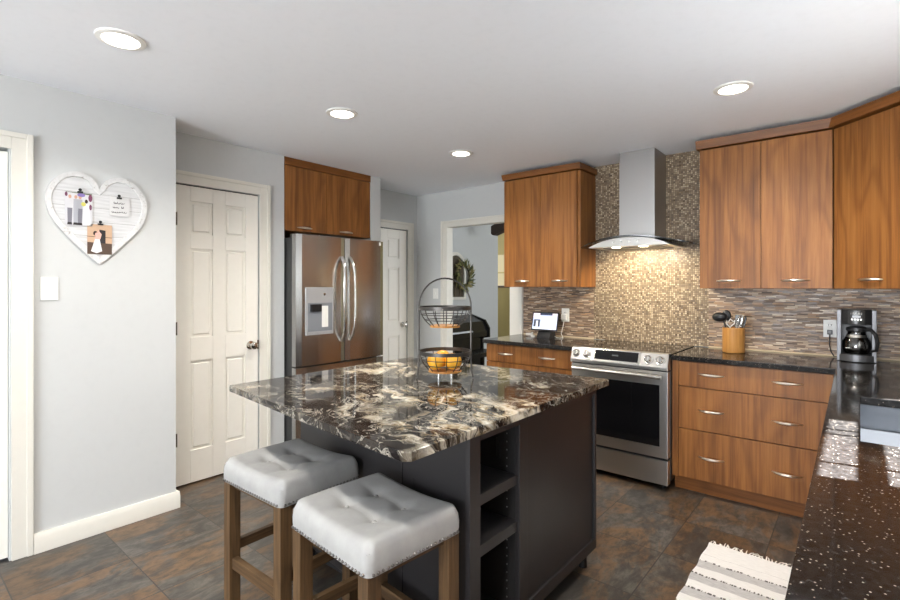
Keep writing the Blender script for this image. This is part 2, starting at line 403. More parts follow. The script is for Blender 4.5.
# window wall above the peninsula: two sashes, the second shorter, added to let sun into the sink
W1 = (1.605, 2.315, 1.07, 2.20); W2 = (2.42, 2.83, 1.07, 1.94)
rw = MB().box(RX, RX+.12, -.9, W1[0], 0, CZ).box(RX, RX+.12, W1[0], W1[1], 0, W1[2]).box(RX, RX+.12, W1[0], W1[1], W1[3], CZ)
rw.box(RX, RX+.12, W1[1], W2[0], 0, CZ).box(RX, RX+.12, W2[0], W2[1], 0, W2[2]).box(RX, RX+.12, W2[0], W2[1], W2[3], CZ).box(RX, RX+.12, W2[1], WY+.12, 0, CZ)
struct(rw.build('wall_right', 'wall'))
# open living area behind the camera: side wall and rear wall with wide glazed openings
struct(MB().box(1.9, 2.0, -4.1, -3.1, 0, CZ).box(1.9, 2.0, -.7, -.9+.12, 0, CZ).box(1.9, 2.0, -3.1, -.7, 2.25, CZ).box(1.9, 2.0, -3.1, -.7, 0, .42).box(RX+.12, 2.0, -.9, -.78, 0, CZ).build('wall_side', 'wall'))
struct(MB().box(LX, -2.9, -4.1, -4.0, 0, CZ).box(.3, 2.0, -4.1, -4.0, 0, CZ).box(-2.9, .3, -4.1, -4.0, 2.25, CZ).build('wall_rear', 'wall'))
def window(name, y0, y1, z0, z1, muntins, rails):
    t = sname(name, (RX+.06, (y0+y1)/2, z0))
    f = MB().box(RX+.03, RX+.09, y0, y0+.02, z0, z1).box(RX+.03, RX+.09, y1-.02, y1, z0, z1).box(RX+.03, RX+.09, y0, y1, z0, z0+.035).box(RX+.03, RX+.09, y0, y1, z1-.02, z1)
    f.build('window_frame', 'trim', t)
    m = MB()
    for y in muntins: m.box(RX+.05, RX+.062, y-.007, y+.007, z0+.03, z1-.02)
    for z, h in rails: m.box(RX+.05, RX+.0622, y0+.02, y1-.02, z-h/2, z+h/2)
    m.build('muntin', 'trim', t)
    MB().box(RX+.055, RX+.058, y0+.015, y1-.015, z0+.02, z1-.015).build('pane', 'glass', t)
    c = MB()
    for a in ((y0-.04, y0, z0-.04, z1+.04), (y1, y1+.04, z0-.04, z1+.04), (y0, y1, z1, z1+.04), (y0, y1, z0-.04, z0)): c.box(RX-.012, RX, *a)
    c.build('window_casing', 'trim', t)
window('window_1', *W1, (1.755, 2.075, 2.14), ((1.919, .084),))
window('added_window_2', *W2, (), ())
# next room
NX = -4.62
struct(MB().box(NX-.1, NX, WY+.125, 6.78, 0, 3.4).build('wall_next_room', 'wall'))
struct(MB().box(NX-2.4, 1.2, 9.4, 9.5, 0, 3.4).box(NX-2.4, NX-.1, 6.68, 6.78, 0, 3.4).build('wall_far', 'tan'))
struct(MB().box(NX-2.4, 1.2, WY+.12, 9.5, 3.4, 3.45).build('ceiling_next_room', 'ceil'))
struct(MB().box(1.1, 1.2, WY+.12, 9.5, 0, 3.4).box(-3.95, 1.1, WY+.081, WY+.12, CZ, 3.4).box(NX-.1, FX-.1, WY+.02, WY+.12, 0, 3.4).build('wall_next_room_side', 'wall'))
bm_ = MB(); bm_.prism([(-4.227, 2.285), (-4.227, 2.165), (-4.19, 2.145), (-2.6, 2.66), (-2.6, 2.86)], 'y', 6.02, 6.14)
struct(bm_.build('trim_4', 'beam'))
# baseboards
struct(MB().prism([(LX, 0), (LX+.022, 0), (LX+.022, .075), (LX+.012, .10), (LX, .10)], 'y', .5625, 1.268).box(PX+.001, LX-.001, 1.2505, 1.266, 0, .099).build('baseboard_left', 'trim'))
struct(MB().box(PX, PX+.014, 2.045, 2.178, 0, .09).build('baseboard_pantry', 'trim'))
struct(MB().box(FX, -3.57, WY-.014, WY, 0, .09).box(FX, FX+.014, 4.06, WY, 0, .09).build('baseboard_back', 'trim'))
# casings: stepped boards
def casing_x(mb, x, y0, y1, zt, wd=.083, left=True, right=True):
    """around an opening y0..y1 up to zt in a wall facing +x"""
    zo = zt+wd
    def strip(a0, a1, b0, b1): mb.box(x, x+.014, a0, a1, b0, b1, b=.003)
    e = .0012
    if left: strip(y0-wd, y0, 0, zo); mb.box(x, x+.022, y0-wd-e, y0-wd*.7, 0, zo+e, b=.004)
    if right: strip(y1, y1+wd, 0, zo); mb.box(x, x+.022, y1+wd*.7, y1+wd+e, 0, zo+e, b=.004)
    strip(y0, y1, zt, zo); mb.box(x, x+.0205, y0-(wd*.7 if left else 0), y1+(wd*.7 if right else 0), zo-wd*.3, zo+e*.8, b=.004)
    return mb
struct(casing_x(MB(), LX, -.55, .477, 2.068).build('trim_1', 'trim'))
struct(casing_x(MB(), PX, 1.355, 1.963, 2.084).build('trim_2', 'trim'))
struct(casing_x(MB(), FX, 3.28, 3.975, 2.02).build('trim_3', 'trim'))
dj = MB(); OX = -3.483
for a in ((-3.563, OX, 0, 2.10), (-2.66, -2.515, 0, 2.10), (OX, -2.66, 2.035, 2.10)): dj.box(a[0], a[1], WY-.016, WY, a[2], a[3], b=.003)
dj.box(-3.5642, -3.535, WY-.025, WY, 0, 2.1012, b=.004).box(-3.535, -2.516, WY-.0235, WY, 2.075, 2.1008, b=.004)
dj.box(OX-.01, OX+.004, WY-.012, WY+.085, 0, 2.04).box(-2.664, -2.65, WY-.012, WY+.085, 0, 2.04).box(OX+.004, -2.664, WY-.011, WY+.085, 2.029, 2.045)
struct(dj.build('trim_5', 'trim'))
# six-panel doors
def panel_door(name, x, y0, y1, z0, z1, hinges, knob, kz):
    t = sname(name, (x-.04, y0, 0)); H = z1-z0; W = y1-y0
    m = MB(); m.box(x-.055, x-.027, y0, y1, z0, z1)
    st = .165*W; mid = .155*W; pw = (W-2*st-mid)/2
    rows = [(z0+.108*H, z0+.41*H), (z0+.49*H, z0+.79*H), (z0+.84*H, z0+.95*H)]
    cols = [(y0+st, y0+st+pw), (y1-st-pw, y1-st)]
    def p(a, b, c, d): m.box(x-.028, x-.012, a, b, c, d, b=.003)
    p(y0, y0+st, z0, z1); p(y1-st, y1, z0, z1); p(cols[0][1], cols[1][0], z0, z1)
    zs = [z0]+[v for r in rows for v in r]+[z1]
    for i in range(0, 8, 2): p(y0+st, cols[0][1], zs[i], zs[i+1]); p(cols[1][0], y1-st, zs[i], zs[i+1])
    for a, b in cols:
        for c, d in rows: m.box(x-.032, x-.016, a+.014, b-.014, c+.014, d-.014, b=.010, seg=1)
    m.build('slab', 'door', t)
    for hz in hinges: MB().box(x-.014, x-.003, y0-.008, y0+.008, hz-.045, hz+.045).cyl((x-.004, y0, hz-.045), (x-.004, y0, hz+.045), .006, n=8).build('hinge', 'hinge', t)
    k = MB().lathe((x, knob, kz), [(.032, -.012), (.032, -.006), (.012, -.003), (.011, .028), (.024, .034), (.028, .044), (.026, .056), (.012, .062)], 24, 'x').build('knob', 'chrome', t)
    MB().box(x-.013, x-.006, y1-.006, y1+.004, kz-.035, kz+.035).build('strike_plate', 'hinge', t)
    B('gap', 'darkgap', t, x-.05, x-.024, y0-.006, y0, 0, z1+.006); B('gap', 'darkgap', t, x-.05, x-.024, y0-.006, y1+.006, z1, z1+.008)
    return t
panel_door('door_1', PX+.004, 1.362, 1.957, .012, 2.076, (1.84, 1.09, .33), 1.895, .93)
panel_door('door_3', FX+.004, 3.286, 3.968, .012, 2.012, (1.8, 1.05, .3), 3.90, .95)
def louver_door(name, y0, y1):
    t = sname(name, (LX-.05, (y0+y1)/2, 0)); x = LX-.02; m = MB()
    for a in ((y0, y0+.045, .012, 2.055), (y1-.030, y1, .012, 2.055)): m.box(x-.03, x, *a, b=.003)
    for z0, z1 in ((.0125, .14), (1.0, 1.06), (1.99, 2.0545)): m.box(x-.029, x-.0006, y0+.045, y1-.030, z0, z1, b=.002)
    m.build('rail_frame', 'door', t)
    l = MB(); z = .148
    while z < 1.975:
        if not (.988 < z < 1.052): l.prism([(x-.028, z+.016), (x-.028, z+.021), (x-.003, z+.002), (x-.003, z-.004)], 'y', y0+.03, y1-.02)
        z += .0235
    l.build('louvers', 'door', t)
    B('backing', 'darkgap', t, x-.05, x-.042, y0, y1, .012, 2.055)
louver_door('door_2', -.03, .468)
louver_door('door_4', -.54, -.04)

# ------------------------------------------------------------------ tile on the back wall
tag(MB().box(-1.79, -.878, WY-.008, WY-.0005, .918, CZ-.001).build('mosaic_tile_panel', 'mosaic'), 'tall panel of small square brown and cream mosaic tile behind the range hood', 'backsplash')
def strip_panel(label, *a):
    t = thing('strip_tile_backsplash', label, 'backsplash', ((a[0]+a[1])/2, (a[2]+a[3])/2, a[4]))
    B('tile_field', 'strips', t, *a)
    return t
sl = strip_panel('narrow strip mosaic backsplash behind the small tablet, left of the range', -2.51, -1.79, WY-.008, WY-.0005, .918, 1.376)
B('caulk_line', 'caulk', sl, -2.51, -1.79, WY-.012, WY-.006, .9155, .926)
sr = strip_panel('long strip mosaic backsplash behind the utensil crock and coffee maker', -.878, RX-.001, WY-.008, WY-.0005, .918, 1.372)
B('caulk_line', 'caulk', sr, -.878, RX-.001, WY-.012, WY-.006, .9155, .926)

# ------------------------------------------------------------------ bow pulls
def pull(mb, p, d, n, L, rise=.030):
    """p centre on the face, d direction along, n outward normal"""
    p, d, n = Vector(p), Vector(d), Vector(n); pts, rs = [], []
    for i in range(13):
        s_ = -1+2*i/12; pts.append(p+d*(s_*L/2)+n*(.004+rise*(1-abs(s_)**2.2))); rs.append(.003+.006*(1-s_*s_))
    mb.tube(pts, rs, 8); return mb
# ------------------------------------------------------------------ upper cabinets
def upper(name_label, x0, x1, y0, z0, z1, doors, hx, mat, math_, crownz, side_over):
    t = thing('wall_cabinet', name_label, 'cabinet', ((x0+x1)/2, WY-.15, z0))
    B('body', mat, t, x0, x1, y0+.02, WY-.009, z0, z1)
    cr = MB().prism([(y0-.018, z1+.008), (y0-.034, crownz), (WY-.009, crownz), (WY-.009, z1+.008)], 'x', x0-side_over[0], x1+side_over[1], b=.002)
    cr.build('crown_moulding', math_, t)
    for (a, b), h in zip(doors, hx):
        d = B('door', mat, t, a+.0015, b-.0015, y0, y0+.019, z0+.001, z1, b=.0015)
        pull(MB(), (h, y0, z0+.052), (1, 0, 0), (0, -1, 0), .145, .024).build('handle', 'nickel', d)
    return t
upper('two-door wooden wall cabinet left of the range hood', -2.52, -1.775, 3.80, 1.374, 2.345, [(-2.52, -2.143), (-2.143, -1.80)], (-2.325, -1.955), 'walnut', 'walnut_h', 2.402, (.008, .016))
upper('two-door wooden wall cabinet right of the range hood above the utensil crock', -.868, -.123, 3.80, 1.364, 2.338, [(-.868, -.497), (-.497, -.123)], (-.685, -.31), 'walnut', 'walnut_h', 2.402, (.02, .004))
# diagonal corner cabinet
t = thing('corner_wall_cabinet', 'diagonal corner wall cabinet with one wide door above the coffee maker', 'cabinet', (.2, 3.85, 1.364))
A = Vector((-.119, 3.80)); Bp = Vector((.221, 3.46)); dv = (Bp-A).normalized(); nv = Vector((-dv.y, dv.x))*-1
nv = Vector((-.7071, -.7071))
MB().prism([(-.119, WY-.009), (-.119, 3.816), (.215, 3.482), (RX-.002, 3.482), (RX-.002, WY-.009)], 'z', 1.364, 2.338).build('body', 'walnut', t)
dpts = [A+dv*.004, A+dv*.472, A+dv*.472-nv*.016, A+dv*.004-nv*.016]
d = MB().prism([tuple(p) for p in dpts], 'z', 1.365, 2.336, b=.0015).build('door', 'walnut', t)
hp = A+dv*.24
pull(MB(), (hp.x, hp.y, 1.416), (dv.x, dv.y, 0), (nv.x, nv.y, 0), .15, .024).build('handle', 'nickel', d)
cp = [A+nv*.03-dv*.008, Bp+nv*.03, Vector((RX-.002, 3.45)), Vector((RX-.002, WY-.009)), Vector((-.118, WY-.009)), Vector((-.118, 3.766))]
MB().prism([tuple(p) for p in cp], 'z', 2.346, 2.404, b=.002).build('crown_moulding', 'walnut_h', t)

# ------------------------------------------------------------------ base cabinets
def base(label, x0, x1, filler, rows, hxs):
    t = thing('base_cabinet', label, 'cabinet', ((x0+x1)/2, 3.8, 0)); y0 = 3.52
    B('body', 'walnut', t, x0, x1, y0+.022, WY-.002, .10, .882)
    B('toe_kick', 'walnut_h', t, x0, x1-.0, y0+.065, y0+.08, 0, .10)
    if filler: B('filler_strip', 'walnut', t, filler[0], filler[1], y0, y0+.02, .10, .881)
    fx0 = filler[1] if filler else x0
    for z0, z1 in rows:
        d = B('drawer', 'walnut', t, fx0+.002, x1-.002, y0, y0+.021, z0+.0015, z1-.0015, b=.0015)
        zz = z1-.075 if z1-z0 < .2 else (z0+z1)/2+.0
        if z1 < .45: zz = .262
        elif z1-z0 > .2: zz = .567
        for h in hxs:
            pull(MB(), (h, y0, zz), (1, 0, 0), (0, -1, 0), .150).build('handle', 'nickel', d)
    return t
base('wooden base cabinet with three wide drawers right of the range', -.973, -.110, (-.973, -.936), [(.105, .428), (.431, .710), (.713, .878)], (-.735, -.328))
base('wooden base cabinet with drawers left of the range under the tablet', -2.52, -1.682, None, [(.105, .428), (.431, .726), (.729, .878)], (-2.32, -1.925))
t = thing('base_cabinet', 'wooden base cabinet of the long peninsula under the sink', 'cabinet', (.25, 1.4, 0))
B('body', 'walnut', t, -.008, RX-.002, -.75, WY-.002, .10, .70); B('body', 'walnut', t, -.008, .002-.006, -.75, WY-.002, .70, .882)
B('toe_kick', 'walnut_h', t, .06, .075, -.75, 3.5, 0, .10)
for i in range(7):
    y0 = -.74+i*.58; d = B('door', 'walnut', t, -.03, -.009, y0+.002, y0+.578, .105, .878, b=.0015)
    pull(MB(), (-.03, y0+.5, .80), (0, 1, 0), (-1, 0, 0), .14).build('handle', 'nickel', d)

# ------------------------------------------------------------------ black granite counters
ZT = .915; TH = .032
tag(MB().box(-2.545, -1.681, 3.492, WY-.002, ZT-TH, ZT, b=.004).build('granite_countertop', 'bgranite'), 'short black granite countertop under the small tablet, left of the range', 'countertop')
SX0, SX1, SY0, SY1 = .004, .41, 1.906, 2.680
ct = MB(); xs = [-.075, SX0, SX1, RX-.002]; ys = [-.75, SY0, SY1, 3.492]
out = [(-.972, 3.492), (-.101, 3.492), (-.074, -.75), (RX-.002, -.75), (RX-.002, WY-.002), (-.972, WY-.002)]
def ring_slab(mb, outer, hole, z0, z1):
    mb.bev = True
    vs = {}
    def lay(z):
        o = [mb.bm.verts.new((x, y, z)) for x, y in outer]; h = [mb.bm.verts.new((x, y, z)) for x, y in hole]; return o, h
    o0, h0 = lay(z0); o1, h1 = lay(z1); fs = []
    for O, Hh in ((o0, h0), (o1, h1)):
        # outer: 0 inner-left,1 inner corner,2 near-left,3 near-right,4 far-right,5 far-left ; hole: near-left, near-right, far-right, far-left
        fs += [mb.bm.faces.new((O[2], O[3], Hh[1], Hh[0])), mb.bm.faces.new((O[3], O[4], Hh[2], Hh[1])),
               mb.bm.faces.new((O[4], O[5], O[0], O[1], Hh[3], Hh[2])), mb.bm.faces.new((O[1], O[2], Hh[0], Hh[3]))]
    for a, b in ((o0, o1), (h0, h1)):
        n = len(a)
        for i in range(n): fs.append(mb.bm.faces.new((a[i], a[(i+1) % n], b[(i+1) % n], b[i])))
    bmesh.ops.recalc_face_normals(mb.bm, faces=fs)
    es = [e for e in mb.bm.edges if len(e.link_faces) == 2 and e.calc_face_angle(0) > 1.2]
    bmesh.ops.bevel(mb.bm, geom=es, offset=.003, segments=2, profile=.6, affect='EDGES')
ring_slab(ct, out, [(SX0, SY0), (SX1, SY0), (SX1, SY1), (SX0, SY1)], ZT-TH, ZT)
tag(ct.build('granite_countertop', 'bgranite'), 'long L-shaped speckled black granite countertop with the sink cut into it', 'countertop')
# sink: pressed basin
t = thing('kitchen_sink', 'stainless undermount sink basin in the sunlit black countertop', 'sink', (.2, 2.29, .79))
sk = MB(); zf = ZT-TH-.001; zb = .785
def basin(x0, x1, y0, y1, z0, z1, th):
    sk.box(x0-th, x0, y0-th, y1+th, z0-th, z1); sk.box(x1, x1+th, y0-th, y1+th, z0-th, z1)
    sk.box(x0, x1, y0-th, y0, z0-th, z1); sk.box(x0, x1, y1, y1+th, z0-th, z1); sk.box(x0, x1, y0, y1, z0-th, z0)
basin(SX0-.001, SX1+.001, SY0-.001, SY1+.001, zb, zf, .006)
sk.build('basin', 'whitesteel', t)
MB().lathe((.2, 2.3, zb), [(.05, .0005), (.05, .003), (.036, .003), (.034, .001), (.01, .001)], 24).build('drain', 'chrome', t)

# ------------------------------------------------------------------ range hood
t = thing('range_hood', 'stainless chimney range hood with a curved glass canopy over the range', 'range hood', (-1.335, 3.9, 1.68))
hx0, hx1 = -1.455, -1.185
B('chimney', 'hood', t, hx0, hx1, 3.83, WY-.009, 1.72, CZ-.001, b=.004)
gl = MB(); N = 24; hw = .408; cxh = -1.335
rows = []
for j in range(9):
    row = []
    for i in range(N+1):
        s_ = -1+2*i/N; x = cxh+hw*s_; yf = 3.625+.13*abs(s_)**2.6; y = yf+(WY-.012-yf)*j/8
        row.append((x, y, 1.690+.062*math.cos(s_*math.pi/2)**1.0))
    rows.append(row)
V0 = [[gl.bm.verts.new(p) for p in r] for r in rows]; V1 = [[gl.bm.verts.new((p[0], p[1], p[2]+.008)) for p in r] for r in rows]
for j in range(8):
    for i in range(N):
        gl.bm.faces.new((V0[j][i], V0[j+1][i], V0[j+1][i+1], V0[j][i+1])); gl.bm.faces.new((V1[j][i], V1[j][i+1], V1[j+1][i+1], V1[j+1][i]))
for i in range(N):
    gl.bm.faces.new((V0[0][i], V0[0][i+1], V1[0][i+1], V1[0][i])); gl.bm.faces.new((V0[8][i+1], V0[8][i], V1[8][i], V1[8][i+1]))
for j in range(8):
    gl.bm.faces.new((V0[j+1][0], V0[j][0], V1[j][0], V1[j+1][0])); gl.bm.faces.new((V0[j][N], V0[j+1][N], V1[j+1][N], V1[j][N]))
gl.build('glass_canopy', 'hoodglass', t)
# steel body under the glass
bd = MB(); hb = .30; pts = []
prof = [(cxh-hb, 1.684)]+[(cxh+hb*(-1+2*i/16), 1.686+.060*math.cos((hb/hw)*(-1+2*i/16)*math.pi/2)) for i in range(17)]+[(cxh+hb, 1.684)]
prof = [(cxh-hb, 1.680)]+[(cxh+hb*(-1+2*i/16), 1.6895+.060*math.cos((hb/hw)*(-1+2*i/16)*math.pi/2)-.0008-(.03*abs(-1+2*i/16)**3)) for i in range(17)]+[(cxh+hb, 1.680)]
bd.prism(prof, 'y', 3.665, WY-.012, b=0)
body = bd.build('hood_body', 'steel', t)
B('filter_panel', 'mdark', t, cxh-.22, cxh+.22, 3.76, 4.07, 1.676, 1.6805)
for i, k in enumerate((-.10, -.04, .02, .08)): MB().lathe((cxh+k, 3.664, 1.715), [(.007, .003), (.007, -.004)], 12, 'y').build('button', 'chrome', t)
for xl in (-1.44, -1.235):
    lm = MB().lathe((xl, 3.73, 1.679), [(.030, .0015), (.030, -.002), (.022, -.003)], 20).build('lamp_lens', 'hoodlamp', t)
    ld = bpy.data.lights.new('hood_lamp', 'SPOT'); ld.energy = 16; ld.color = (1, .88, .66); ld.spot_size = math.radians(128); ld.spot_blend = .5; ld.shadow_soft_size = .03
    lo = bpy.data.objects.new('hood_lamp', ld); COL.objects.link(lo); lo.location = (xl, 3.73, 1.672); lo.rotation_euler = (math.radians(38), 0, 0)

# ------------------------------------------------------------------ range
t = thing('kitchen_range', 'stainless slide-in electric range with black glass top between the wooden base cabinets', 'range', (-1.343, 3.8, 0))
gx0, gx1 = -1.674, -.977
B('body', 'mdark', t, gx0, gx1, 3.50, WY-.02, .06, .905)
B('cooktop', 'blackgloss', t, gx0-.002, gx1+.002, 3.485, WY-.014, .905, .921, b=.003)
cpn = MB().prism([(3.425, .812), (3.425, .835), (3.462, .922), (3.50, .924), (3.50, .812)], 'x', gx0, gx1, b=.003)
cpo = cpn.build('control_panel', 'steel', t)
# sloped face frame for panel parts
fa = Vector((0, 3.425, .835)); fb = Vector((0, 3.462, .922)); fu_ = (fb-fa).normalized(); fn = Vector((0, -fu_.z, fu_.y))
def onface(x, k, out): p = fa.lerp(fb, k)+fn*out; return Vector((x, p.y, p.z))
def face_slab(x0, x1, k0, k1, o0, o1):
    m = MB(); vs = [m.bm.verts.new(onface(x, k, o)) for o in (o0, o1) for x, k in ((x0, k0), (x1, k0), (x1, k1), (x0, k1))]
    for f in ((0, 1, 2, 3), (4, 5, 6, 7), (0, 1, 5, 4), (1, 2, 6, 5), (2, 3, 7, 6), (3, 0, 4, 7)): m.bm.faces.new([vs[i] for i in f])
    bmesh.ops.recalc_face_normals(m.bm, faces=m.bm.faces[:]); return m
face_slab(-1.502, -1.160, .02, .98, -.002, .003).build('display_bezel', 'chrome', t)
dsp = face_slab(-1.487, -1.175, .16, .90, .001, .004).build('display', 'blackgloss', t)
face_slab(-1.36, -1.315, .50, .62, .0035, .0045).build('clock_digits', plain('display_text', (.06, .07, .08, 1), .4), dsp)
for xk in (-1.630, -1.548, -1.104, -1.026):
    c = onface(xk, .48, 0); m = MB()
    m.tube([c, c+fn*.008, c+fn*.0085, c+fn*.028, c+fn*.032], [.031, .030, .025, .022, .018], 22)
    k = m.build('knob', 'chrome', t)
    m = MB(); q = c+fn*.033; m.tube([q-fu_*.018, q+fu_*.018], .004, 6); m.build('pointer', 'steel', k)
od = B('oven_door', 'steel', t, gx0+.003, gx1-.003, 3.440, 3.50, .222, .802, b=.004)
B('oven_window', 'blackgloss', od, gx0+.06, gx1-.055, 3.437, 3.442, .298, .712, b=.001)
hm = MB(); hm.tube([(gx0+.03, 3.392, .772), (gx1-.03, 3.392, .772)], .0135, 14)
for xx in (gx0+.055, gx1-.055): hm.cyl((xx, 3.395, .772), (xx, 3.443, .772), .010, n=10)
hm.build('handle', 'steel', od)
B('gap_strip', 'darkgap', t, gx0+.006, gx1-.006, 3.452, 3.50, .804, .813); B('gap_strip', 'darkgap', t, gx0+.006, gx1-.006, 3.452, 3.50, .205, .221)
B('storage_drawer', 'steel', t, gx0+.003, gx1-.003, 3.442, 3.50, .042, .204, b=.004)
for xx in (gx0+.05, gx1-.05):
    for yy in (3.52, 4.05): MB().cyl((xx, yy, 0), (xx, yy, .062), .016, n=12).build('foot', 'black', t)

# ------------------------------------------------------------------ refrigerator
t = thing('refrigerator', 'stainless french-door refrigerator with water dispenser in the alcove left of the hall door', 'refrigerator', (-3.7, 2.635, 0))
fy0, fy1, ff = 2.184, 3.106, -3.39
B('body', 'mdark', t, -4.20, ff-.075, fy0+.004, 3.082, .03, 1.77, b=.004)
def bowed(y0, y1, z0, z1, b=.010):
    m = MB(); n = 10; pts = [(ff-.07, y0), (ff-.07, y1)]
    pts += [(ff-.006+.010*math.sin(math.pi*i/n)-(.010 if i in (0, n) else 0), y1+(y0-y1)*i/n) for i in range(n+1)]
    return m.prism(pts, 'z', z0, z1, b=.002)
dl = bowed(fy0, 2.660, .742, 1.795).build('door', 'steel_fr', t); dr = bowed(2.666, fy1, .742, 1.795).build('door', 'steel_fr', t)
fz = bowed(fy0, fy1, .05, .730).build('freezer_drawer', 'steel_fr', t)
def bowhandle(y, z0, z1, side):
    m = MB(); pts = []; rs = []
    for i in range(15):
        s_ = i/14; z = z0+(z1-z0)*s_; e = 1-(2*s_-1)**2
        pts.append((ff+.006+.058*min(1, e*1.6)**.6, y+side*.016*e-side*.004, z)); rs.append(.012)
    m.tube(pts, rs, 10, flat=1.2); return m
bowhandle(2.615, .915, 1.63, -1).build('handle', 'chrome', dl); bowhandle(2.708, .915, 1.63, 1).build('handle', 'chrome', dr)
m = MB(); m.tube([(ff+.006, 2.26, .66), (ff+.05, 2.30, .66), (ff+.06, 2.63, .66), (ff+.05, 2.97, .66), (ff+.006, 3.01, .66)], .012, 10); m.build('handle', 'chrome', fz)
dsx = ff+.004
ds = MB().box(dsx-.006, dsx+.004, 2.262, 2.528, .985, 1.372, b=.004).build('dispenser_bezel', plain('dispenser_silver', srgb(176, 178, 180), .4, .35), dl)
B('dispenser_cavity', plain('dispenser_grey', srgb(128, 132, 138), .5), ds, dsx+.002, dsx+.0062, 2.280, 2.512, 1.015, 1.245)
B('spout', 'black', ds, dsx+.004, dsx+.022, 2.30, 2.40, 1.175, 1.235, b=.004)
B('paddle', 'whiteplastic', ds, dsx+.004, dsx+.012, 2.41, 2.47, 1.045, 1.22, b=.003)
MB().lathe((dsx, 2.437, 1.315), [(.011, .003), (.011, .007), (.004, .008)], 16, 'x').build('button', 'chrome', ds)
B('badge', 'whiteplastic', dr, ff-.002, ff+.001, 3.045, 3.066, 1.755, 1.785)
for yy in (fy0+.05, fy1-.05): B('hinge_cap', 'mdark', t, ff-.13, ff-.03, yy-.03, yy+.03, 1.771, 1.802, b=.004)
for yy in (fy0+.06, fy1-.06): MB().cyl((-3.5, yy, 0), (-3.5, yy, .04), .02).build('foot', 'black', t)
# cabinet over the fridge
t = thing('wall_cabinet', 'dark two-door wooden cabinet above the refrigerator', 'cabinet', (-3.8, 2.63, 1.83))
B('body', 'walnut', t, -4.2, PX-.022, 2.180, 3.086, 1.835, 2.365)
for a, b, h in ((2.183, 2.588, 2.367), (2.591, 3.083, 2.80)):
    d = B('door', 'walnut', t, PX-.021, PX-.002, a, b, 1.836, 2.363, b=.0015)
    pull(MB(), (PX-.002, h, 1.865), (0, 1, 0), (1, 0, 0), .145, .022).build('handle', 'nickel', d)
B('crown_moulding', 'walnut_h', t, -4.2, PX+.004, 2.180, 3.086, 2.367, CZ-.001, b=.002)

# ------------------------------------------------------------------ island
ix0, ix1, iy0, iy1 = -2.19, -1.0, 1.302, 2.333
t = thing('kitchen_island', 'charcoal kitchen island base with two open shelves, behind the stools', 'island', ((ix0+ix1)/2, (iy0+iy1)/2, 0))
oy0, oy1 = 1.362, 1.615   # shelf opening on the side
fr = MB()
fr.box(ix1-.02, ix1, iy0, oy0, .085, .884, b=.0015).box(ix1-.02, ix1, oy1, oy1+.058, .085, .884, b=.003)
fr.box(ix1-.02, ix1, oy0, oy1, .845, .884).box(ix1-.02, ix1, oy0, oy1, .085, .13)
fr.box(ix1-.02, ix1, oy1+.058, iy1, .082, .132, b=.003).box(ix1-.02, ix1, oy1+.058, iy1, .845, .884, b=.003).box(ix1-.02, ix1, iy1-.022, iy1, .132, .845, b=.003)
fr.build('face_frame', 'charcoal', t)
B('side_panel', 'charcoal', t, ix1-.020, ix1-.011, oy1+.05, iy1-.02, .128, .85)
fy = lambda x: iy0+(ix1-x)*.11
bx = MB(); bx.box(ix0, ix1-.02, oy1+.02, iy1-.001, .09, .883).prism([(ix0, oy1+.02), (ix0, fy(ix0)+.013), (ix1-.30, fy(ix1-.30)+.013), (ix1-.30, oy1+.02)], 'z', .09, .883)
bx.build('carcass', 'charcoal_in', t)
ni = MB(); ni.box(ix1-.30, ix1-.02, oy1+.004, oy1+.02, .09, .883).prism([(ix1-.30, fy(ix1-.3)+.013), (ix1-.02, fy(ix1-.02)+.013), (ix1-.02, fy(ix1-.02)+.03), (ix1-.30, fy(ix1-.3)+.03)], 'z', .09, .883).box(ix1-.30, ix1-.02, iy0+.03, oy1, .09, .13).box(ix1-.30, ix1-.02, iy0+.03, oy1, .86, .883)
ni.build('niche_lining', 'charcoal_in', t)
for z0, z1 in ((.612, .650), (.432, .472)): B('shelf', 'charcoal', t, ix1-.298, ix1-.012, iy0+.031, oy1+.003, z0, z1, b=.0015)
for zz in [.16+.032*i for i in range(22)]:
    if .42 < zz < .49 or .60 < zz < .665: continue
    for xx in (-1.26, -1.06): MB().cyl((xx, oy1+.0045, zz), (xx, oy1+.002, zz), .003, n=6).build('shelf_pin_hole', 'pin', t)
B('hinge_plate', 'mdark', t, -1.11, -1.10, oy1+.0, oy1+.004, .70, .775)
fy = lambda x: iy0+(ix1-x)*.11
for a, b in ((ix0, -1.362), (-1.358, ix1-.001)): MB().prism([(a, fy(a)), (b, fy(b)), (b, fy(b)+.012), (a, fy(a)+.012)], 'z', .085, .883, b=.001).build('back_panel', 'charcoal', t)
B('toe_kick', 'darkgap', t, ix0+.07, ix1-.07, iy0+.17, iy1-.07, 0, .09)
for xx in (ix0+.04, ix1-.045):
    for yy in (fy(xx)+.05, iy1-.06): MB().cyl((xx, yy, 0), (xx, yy, .088), .022, .018, 12).build('foot', 'black', t)
for i in range(2):
    a = ix0+.01+i*.59; d = B('door', 'charcoal', t, a, a+.58, iy1, iy1+.019, .095, .868, b=.002)
    pull(MB(), (a+.25, iy1+.019, .80), (1, 0, 0), (0, 1, 0), .14).build('handle', 'nickel', d)
# island top: skewed front edge, softly chiselled
itp = [(-2.262, 1.098), (-1.60, 1.022), (-.978, .962), (-.956, .980), (-.952, 2.37), (-.962, 2.385), (-2.24, 2.30), (-2.258, 2.285)]
it = MB().prism(itp, 'z', .885, ZT, b=.005, seg=2)
tag(it.build('island_countertop', 'igranite'), 'large swirled black, brown and cream granite top of the island', 'countertop')

